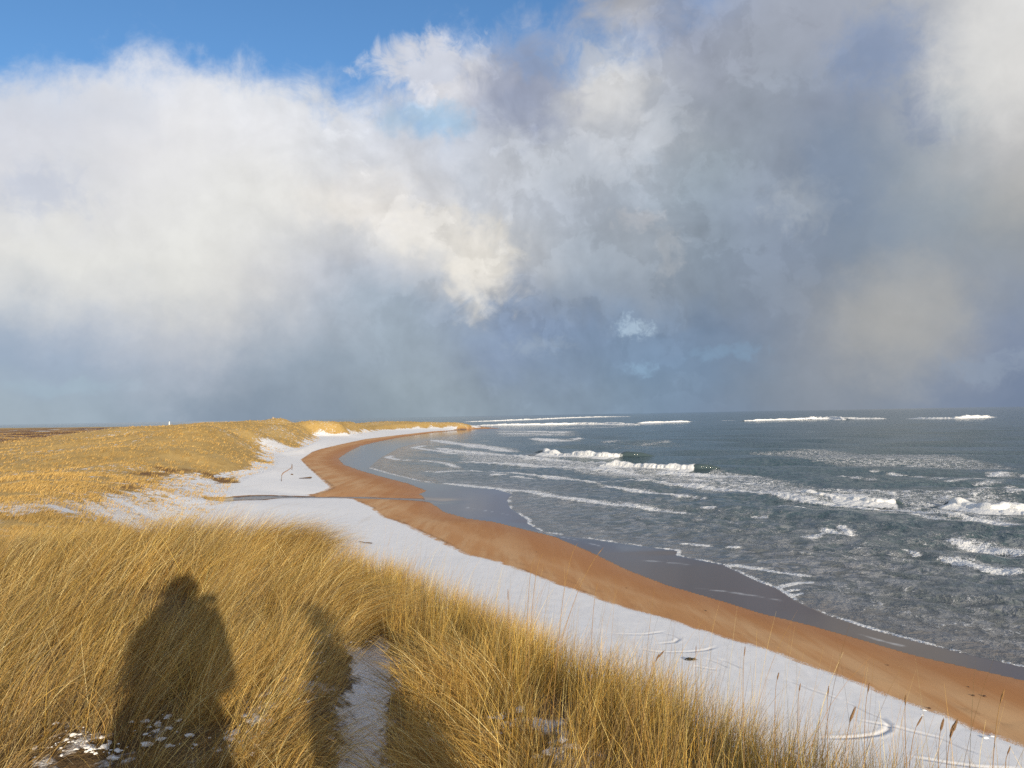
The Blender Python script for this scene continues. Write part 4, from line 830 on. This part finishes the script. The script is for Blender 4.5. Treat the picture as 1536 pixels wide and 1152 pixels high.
def person(x, y, s, photo, label, coat, legs, hatc, rz=0.0):
    z0 = float(hz(np.array([x]), np.array([y]))[0]) - 0.01
    J = {'pelvis': (0, 0, .95, (.17, .13)), 'waist': (0, .0, 1.12, (.17, .13)), 'chest': (0, .0, 1.34, (.22, .15)), 'neck': (0, .015, 1.50, .065), 'jaw': (0, .045, 1.60, (.075, .085)), 'skull': (0, .04, 1.70, (.085, .105)), 'crown': (0, .035, 1.785, (.055, .07))}
    E = [('pelvis', 'waist'), ('waist', 'chest'), ('chest', 'neck'), ('neck', 'jaw'), ('jaw', 'skull'), ('skull', 'crown')]
    for sd, g in ((-1, 'a'), (1, 'b')):
        J['hip' + g] = (sd * .10, 0, .86, .105); J['knee' + g] = (sd * .115, .03, .50, .072); J['ankle' + g] = (sd * .12, -.02, .12, .055); J['toe' + g] = (sd * .14, .15, .05, (.048, .04))
        J['shoulder' + g] = (sd * .19, 0, 1.43, .105 if photo else .085)
        if photo: el, wr, pa, up = (.03 * (sd > 0) + sd * .25, .10, 1.15, .11), (.09 + sd * .095, .24, 1.42, .075), (.10 + sd * .08, .265, 1.51, (.036, .024)), True
        else: el, wr, pa, up = (sd * .27, -.02, 1.14, .062), (sd * .28, .08, .90, .04), (sd * .275, .10, .82, (.022, .036)), False
        J['elbow' + g], J['wrist' + g], J['palm' + g] = el, wr, pa
        E += [('pelvis', 'hip' + g), ('hip' + g, 'knee' + g), ('knee' + g, 'ankle' + g), ('ankle' + g, 'toe' + g), ('chest', 'shoulder' + g), ('shoulder' + g, 'elbow' + g), ('elbow' + g, 'wrist' + g), ('wrist' + g, 'palm' + g)]
        for f in range(4):
            q = (f - 1.5) * .019
            if up: a_, b_, ln = (pa[0] - sd * .004 - q * .3, pa[1] + .030, pa[2] + .035 + q, .010), (pa[0] - sd * (.035 + .006 * (f % 2)), pa[1] + .045, pa[2] + .050 + q * .9, .008), 0
            else: a_, b_, ln = (pa[0], pa[1] + q, pa[2] - .055, .010), (pa[0] - sd * .018, pa[1] + q * .9 + .006, pa[2] - .088 - .008 * (f in (1, 2)), .008), 0
            J['f%d%s' % (f, g)] = a_; J['t%d%s' % (f, g)] = b_; E += [('palm' + g, 'f%d%s' % (f, g)), ('f%d%s' % (f, g), 't%d%s' % (f, g))]
        th = (pa[0] - sd * .03, pa[1] - .012, pa[2] + .03, .011) if up else (pa[0] - sd * .012, pa[1] + .045, pa[2] - .03, .011)
        J['th' + g] = th; E.append(('palm' + g, 'th' + g))
    hands = [np.array(J['palm' + g][:3]) for g in 'ab']
    def zone(c):
        if min(np.linalg.norm(np.array(c) - h) for h in hands) < .10: return 0
        if c.z > 1.545 and abs(c.x) < .14 and abs(c.y - .04) < .16: return 0
        if c.z < .17: return 3
        return 2 if c.z < .84 else 1
    body = skinned('body', J, E, [SKIN, cloth('coat cloth', coat), cloth('trouser cloth', legs), simple_mat('boot leather', lin((52, 44, 38)), .6, .3)], zone)
    for v in body.data.vertices:     # nose, brow
        d = math.hypot(v.co.x, v.co.z - 1.665)
        if v.co.y > .08 and d < .03: v.co.y += .022 * (1 - d / .03)
    root = empty('person', (x, y, z0), rz); root.scale = (s, s, s); tag(root, label, 'person')
    body.parent = root
    hatm = cloth('knitted wool', hatc)
    ball('hat', (0, .028, 1.735), (.14, .15, .15) if photo else (.12, .135, .125), hatm, root, half=1.70)
    ball('hair', (0, .0, 1.665), (.100, .108, .125), simple_mat('hair', lin((74, 54, 38)), .6, .3, .3, 60), root)
    hd = ball('collar', (0, .0, 1.50), (.135, .125, .075), body.data.materials[1], root)
    for sd in (-1, 1): ball('eye', (sd * .032, .128, 1.70), (.012, .008, .009), simple_mat('eye white', (.7, .7, .68), .3), root); ball('ear', (sd * .088, .02, 1.675), (.012, .022, .032), SKIN, root)
    ball('mouth', (0, .128, 1.612), (.024, .008, .007), simple_mat('lips', lin((170, 100, 92)), .5), root)
    ball('coat_hem', (.03, 0, .80) if photo else (0, 0, .8), (.35, .25, .52) if photo else (.29, .22, .46), body.data.materials[1], root)
    ball('hood', (.05, -.03, 1.55) if photo else (0, -.03, 1.55), (.235, .17, .16) if photo else (.17, .15, .15), body.data.materials[1], root)
    return root
def box_mesh(bm, x0, x1, y0, y1, z0, z1, bev=0.0):
    r = bmesh.ops.create_cube(bm, size=1.0); vs = r['verts']
    for v in vs: v.co = ((x0 + x1) / 2 + v.co.x * (x1 - x0), (y0 + y1) / 2 + v.co.y * (y1 - y0), (z0 + z1) / 2 + v.co.z * (z1 - z0))
    if bev: bmesh.ops.bevel(bm, geom=list({e for v in vs for e in v.link_edges}), offset=bev, segments=2, affect='EDGES')
def obj_bm(name, bm, mat, parent=None, smooth=True):
    me = bpy.data.meshes.new(name); bm.to_mesh(me); bm.free()
    if smooth:
        for p in me.polygons: p.use_smooth = True
    me.materials.append(mat); o = bpy.data.objects.new(name, me); COL.objects.link(o)
    if parent: o.parent = parent
    return o
person(-0.14, -0.36, 1.08, True, 'photographer in a woolly hat whose broad shadow falls on the left hand grass mound', (48, 62, 84), (58, 56, 60), (60, 58, 62))
person(0.97, -0.42, 0.96, False, 'shorter companion whose head shadow falls on the grass beside the snowy path', (120, 48, 44), (50, 58, 78), (150, 140, 120), R_(-8))
ph = empty('phone', (0.0, -0.062, EYE - 0.005)); tag(ph, 'slim black phone held up by the photographer', 'phone')
bm = bmesh.new(); box_mesh(bm, -.075, .075, -.004, .004, -.037, .037, .003); obj_bm('body', bm, simple_mat('phone shell', (.02, .02, .022), .25, .5, .05), ph)
bm = bmesh.new(); box_mesh(bm, -.070, .070, -.0056, -.0041, -.033, .033); obj_bm('screen', bm, simple_mat('phone glass', (.03, .035, .04), .08, .5, .02), ph, False)
bm = bmesh.new(); bmesh.ops.create_cone(bm, segments=24, radius1=.006, radius2=.006, depth=.002, cap_ends=True, matrix=Matrix.Translation((.0, .0052, .0)) @ Matrix.Rotation(R_(90), 4, 'X')); obj_bm('lens', bm, simple_mat('lens glass', (.02, .02, .03), .05, .6, .02), ph)

# ------------------------------------------------------------------ seed stalks standing above the seaward grass
HEADM = simple_mat('seed head', lin((150, 116, 78)), .8, .1, .35, 90); STEMM = simple_mat('stalk', lin((158, 124, 78)), .6, .2, .25, 50)
DARKM = simple_mat('dark seed head', lin((140, 112, 84)), .85, .1, .35, 90)
def tube(P, rad, seg=5):
    P = np.asarray(P, float); n = len(P); T_ = np.gradient(P, axis=0); T_ /= np.linalg.norm(T_, axis=1, keepdims=True)
    a = np.cross(T_, [0.3, 0.9, 0.1]); a /= np.linalg.norm(a, axis=1, keepdims=True); b = np.cross(T_, a)
    th = np.linspace(0, 2 * math.pi, seg, endpoint=False)
    V = (P[:, None] + np.asarray(rad)[:, None, None] * (np.cos(th)[None, :, None] * a[:, None] + np.sin(th)[None, :, None] * b[:, None])).reshape(-1, 3)
    i = np.arange(n - 1)[:, None] * seg; j = np.arange(seg)[None]; j2 = (j + 1) % seg
    return V, np.stack([i + j, i + j2, i + seg + j2, i + seg + j], -1).reshape(-1, 4)
SR = np.random.default_rng(99)
# tip x,y, base x,y, thickness of the seed head (mm), its length as a share of the stalk seen, dark?, words
STALKS = [
 (902,825,826,928,3.2,.50,0,'long pale straw leaning far right over the red sand'), (864,819,832,880,2.2,.3,0,'slim straw crossing the water edge left of the longest leaning straw'),
 (812,834,792,880,2.6,.45,0,'short pale straw tip over the sand, right of a twin straw'), (800,841,788,882,2.0,.4,0,'thinner left twin of two pale straw tips over the sand'),
 (762,889,768,960,5.0,.38,1,'dark upright seed head at the left end of the edge grass'), (990,983,958,1022,7.5,.70,1,'stubby brown seed head leaning right in the middle of the edge grass'),
 (895,881,884,960,2.4,.3,0,'thin straw with a frayed tip above the snow edge'), 
 (1044,976,1048,1040,2.6,.4,1,'thin dark stalk just right of the dark weed on the snow'), (1117,977,1115,1052,3.6,.42,1,'tall dark stalk standing alone against the middle of the snow'),
 (1166,1018,1161,1062,4.4,.36,1,'dark branching stalk below the tall lone stalk'), (1199,1035,1198,1080,3.8,.55,1,'bushy dark stalk between the branching stalk and the next pair'),
 (1242,1040,1243,1098,4.0,.40,1,'stalk with a hooked dark head left of the thick brown leaning head'), 
 (1278,1074,1259,1143,8.5,.48,1,'thick brown seed head leaning right where the edge grass meets the snow'), (1302,1036,1294,1110,4.4,.26,1,'tall stalk whose head touches the curved tyre track'),
  (1358,1054,1363,1138,4.6,.26,1,'tallest thin stalk right of the curved tyre track'),
 (1378,1084,1352,1138,4.6,.55,1,'slanting one sided seed head right of the tyre track'), 
 (1412,1092,1405,1150,7.0,.50,1,'left one of the two thick seed heads near the right corner'), (1430,1094,1410,1156,9.5,.85,1,'thickest dark seed head near the bottom right corner'),
  (1503,1046,1478,1158,5.0,.30,0,'tallest pale stalk at the right corner reaching over the red sand'),
  (1511,1132,1506,1162,3.6,.5,1,'short stalk at the far bottom right corner')]
for tx, ty, bx, by, thk, frac, dark, lab in STALKS:
    u = (bx - 768) / FPX; dep = 2.346 / (u + .556) + .12
    rt, rb = ray(tx, ty), ray(bx, by)
    Ptip = rt * dep / rt[1] + [0, 0, EYE]; Pb = rb * dep / rb[1] + [0, 0, EYE]
    dirn = Pb - Ptip
    zg = float(hz(np.array([Pb[0]]), np.array([Pb[1]]))[0])
    k = max((Pb[2] - zg), 0.05)
    foot = Pb + np.array([dirn[0] * .3, 0, -k])
    f = np.linspace(0, 1, 12)[:, None]
    C_ = (1 - f) ** 2 * foot + 2 * f * (1 - f) * (Pb * .62 + Ptip * .38 + np.array([-.012, 0, .02])) + f ** 2 * Ptip
    root = empty('seed_stalk', tuple(foot)); tag(root, lab, 'seed stalk', 'seed stalks along the dune edge')
    C_ = C_ - foot
    px_m = dep / FPX
    V, Q = tube(C_, np.linspace(1.0, .5, 12) * max(.0014, .50 * px_m)); mesh_np('stem', V, Q, STEMM, root)
    hl = np.linalg.norm(Ptip - Pb) * frac; tot = np.linalg.norm(np.diff(C_, axis=0), axis=1).sum(); f0 = 1 - hl / tot
    parts = []
    at = lambda q: np.array([np.interp(q, f[:, 0], C_[:, a]) for a in range(3)])
    ns = int(16 + thk * 5)
    for i in range(ns):
        q = f0 + (1 - f0) * (i + SR.random()) / ns; p0 = at(q); p1 = at(min(1, q + .02)); ax = p1 - p0; ax = ax / (np.linalg.norm(ax) + 1e-9)
        env = math.sin(math.pi * min(max((q - f0) / (1 - f0 + 1e-6) * .9 + .06, 0), 1)) ** .6
        o_ = SR.normal(0, 1, 3); o_ -= ax * (o_ @ ax); o_ /= np.linalg.norm(o_); ln = (.014 + .0016 * thk) * SR.uniform(.7, 1.3)
        e1 = p0 + ax * ln + o_ * thk * .00034 * env * SR.uniform(.4, 1.3)
        mid = (p0 + e1) / 2 + o_ * thk * .0002
        v, qd = tube([p0, mid, e1], [.0004, .00010 * thk + .0005, .0002], 4); parts.append((v, qd, v))
    V, Q, _ = join(parts); mesh_np('seed_head', V, Q, DARKM if dark else HEADM, root)

# ------------------------------------------------------------------ far and small things
WOOD = simple_mat('weathered wood', lin((96, 78, 62)), .85, .15, .3, 12); WHITEW = simple_mat('white paint', (.78, .78, .76), .6, .3, .08, 3); DARKR = simple_mat('dark lantern', lin((70, 66, 66)), .5); CONC = simple_mat('pale concrete', lin((190, 166, 132)), .85, .2, .12, 4)
def cone(bm, r1, r2, z0, z1, seg=20): bmesh.ops.create_cone(bm, segments=seg, radius1=r1, radius2=r2, depth=z1 - z0, cap_ends=True, matrix=Matrix.Translation((0, 0, (z0 + z1) / 2)))
d = 1650.0; r_ = ray(254, 637); x, y = r_[0] * d / r_[1], d
zt = float(hz(np.array([x]), np.array([y]))[0]); hgt = (EYE + ray(254, 631.2)[2] * d / ray(254, 631.2)[1]) - zt
tw = empty('lighthouse', (x, y, zt - .3)); tag(tw, 'tiny white tower standing on the far plain left of the dunes', 'lighthouse')
bm = bmesh.new(); cone(bm, 1.5, 1.15, 0, hgt * .80); obj_bm('tower', bm, WHITEW, tw)
bm = bmesh.new(); cone(bm, 1.6, 1.6, hgt * .80, hgt * .84); obj_bm('gallery', bm, WHITEW, tw)
bm = bmesh.new(); cone(bm, .8, .8, hgt * .84, hgt * .95); obj_bm('lantern', bm, WHITEW, tw)
bm = bmesh.new(); cone(bm, 1.0, .05, hgt * .95, hgt * 1.04); obj_bm('roof', bm, DARKR, tw)
x, y, z_ = hit(409.5, 628.5)
pl = empty('pillar', (x, y, float(hz(np.array([x]), np.array([y]))[0]) - .2)); tag(pl, 'small pale pillar on the highest dune hill', 'pillar')
bm = bmesh.new(); cone(bm, .42, .28, 0, 1.25, 4); obj_bm('shaft', bm, CONC, pl, False)
bm = bmesh.new(); cone(bm, .32, .32, 1.25, 1.36, 4); obj_bm('cap', bm, CONC, pl, False)
def stick(name, P, rad, label, cat, mat, seg=7):
    P = np.asarray(P, float); o0 = P[0].copy(); rad = np.asarray(rad) * (1 + .2 * SR.normal(size=len(P)))
    V, Q = tube(P - o0, rad, seg); ob = mesh_np(name, V, Q, mat); ob.location = tuple(o0); return tag(ob, label, cat)
def onland(px, py, up=0.0): x, y, z = hit(px, py); return np.array([x, y, z + up])
a, b_ = onland(449, 718.5, .10), onland(467, 718.5, .25)
lg = stick('driftwood_log', [a + (b_ - a) * f for f in (0, .2, .45, .7, .88, 1)], [.04, .06, .09, .15, .20, .12], 'dark driftwood log with a stumpy end on the snowy beach below the golden dune', 'driftwood', WOOD)
P0 = onland(438, 705); stick('post', [P0, P0 + [.05, 0, .7], P0 + [.0, 0, 1.25]], [.045, .045, .04], 'upright dark post at the upper end of the curved sand ledge', 'post', WOOD)
P0 = onland(422.5, 722); stick('post', [P0, P0 + [-.03, 0, .5], P0 + [.04, 0, .95]], [.04, .04, .035], 'short post at the lower end of the curved sand ledge', 'post', WOOD)
P0 = onland(438, 712.5); stick('driftwood_chunk', [P0 + [-.25, 0, .05], P0 + [-.05, 0, .14], P0 + [.22, .05, .06]], [.06, .13, .07], 'small dark chunk on the snow beside the tall post', 'driftwood', WOOD)
a, b_ = onland(538, 814, .06), onland(558, 816.5, .08)
stick('driftwood_branch', [a + (b_ - a) * f + np.array([0, 0, .03 * math.sin(9 * f)]) for f in (0, .25, .5, .75, 1)], [.02, .035, .04, .045, .03], 'brown branch lying on the snow beyond the edge grass', 'driftwood', WOOD)
# curved ledge of sand cut by the wind
P = np.array([onland(px, py, .02) for px, py in [(438,697),(437,702),(431,706),(425,709.5),(422,714)]])
stick('sand_ledge', P, [.03, .07, .09, .08, .03], 'curved ledge of bare sand on the snowy beach between two posts', 'sand ledge', simple_mat('bare sand', lin((190, 138, 92)), .9, .1, .15, 3), 8)
WEED = simple_mat('dark weed', lin((58, 52, 40)), .6, .3, .3, 30)
x, y = ground(1036, 990.5, 1.5); P0 = onland(1036, 990.5)
bm = bmesh.new()
for i in range(26):
    an = SR.uniform(0, 6.28); ln = SR.uniform(.08, .30); rr0 = SR.uniform(0, .1)
    pts = [Vector((rr0 * math.cos(an) + ln * t_ * math.cos(an + t_), .45 * (rr0 + ln * t_) * math.sin(an + t_), .02 + .09 * math.sin(3 * t_) * SR.random())) for t_ in (0, .35, .7, 1.0)]
    V, Q = tube([p[:] for p in pts], [.012, .016, .014, .006], 4); vs = [bm.verts.new(v) for v in V]
    for q_ in Q:
        try: bm.faces.new([vs[k] for k in q_])
        except ValueError: pass
o = obj_bm('seaweed', bm, WEED); o.location = tuple(P0); tag(o, 'dark tangle of weed on the snow below the tyre tracks', 'seaweed')
STONE = simple_mat('wet stone', lin((92, 70, 56)), .7, .3, .3, 20)
for px, py, s, lab in [(1059,918,.10,'small dark stone on the red sand above the tyre tracks'),(1332,1000,.09,'small dark stone midway down the red sand towards the right'),(1460,1044,.11,'left one of two stones on the red sand near the right edge'),(1477,1047,.13,'larger right one of two stones on the red sand near the right edge'),(940,883,.09,'small dark stone on the red sand above the leaning straws'),(1394,1063,.10,'stone lying where the snow thins into sand at lower right'),(805,829,.11,'small dark stone on the sand left of the leaning straws'),(1453,1031,.07,'tiny stone nearest the wet sand at the right')]:
    P0 = onland(px, py); nz = 1 + .3 * vnoise(IV[:, 0] * 1.5 + px, IV[:, 1] * 1.5 + IV[:, 2], 9)[:, None]
    o = mesh_np('stone', IV * nz * 0.6 * np.array([s, s * .8, s * .45]), IF, STONE); o.location = (P0[0], P0[1], P0[2] + s * .15); o.rotation_euler = (0, 0, px); tag(o, lab, 'stone', 'stones on the sand')
for px, py, s, lab in [(1386,1066,.07,'small lump of snow at the ragged snow edge left of the sand bank'),(1383,1073,.04,'smaller snow lump just below the first one'),(1478,1107,.08,'snow lump beside a crust of sand at the lower right snow edge'),(1488,1105,.05,'broken snow lump beside its larger neighbour at lower right')]:
    P0 = onland(px, py); nz = 1 + .35 * vnoise(IV[:, 0] * 1.8 + px, IV[:, 1] * 1.8 + IV[:, 2], 19)[:, None]
    o = mesh_np('snow_lump', IV * nz * np.array([s * 1.3, s * .8, s * .5]), IF, SNOWM); o.location = tuple(P0); tag(o, lab, 'snow lump', 'snow lumps along the snow edge')
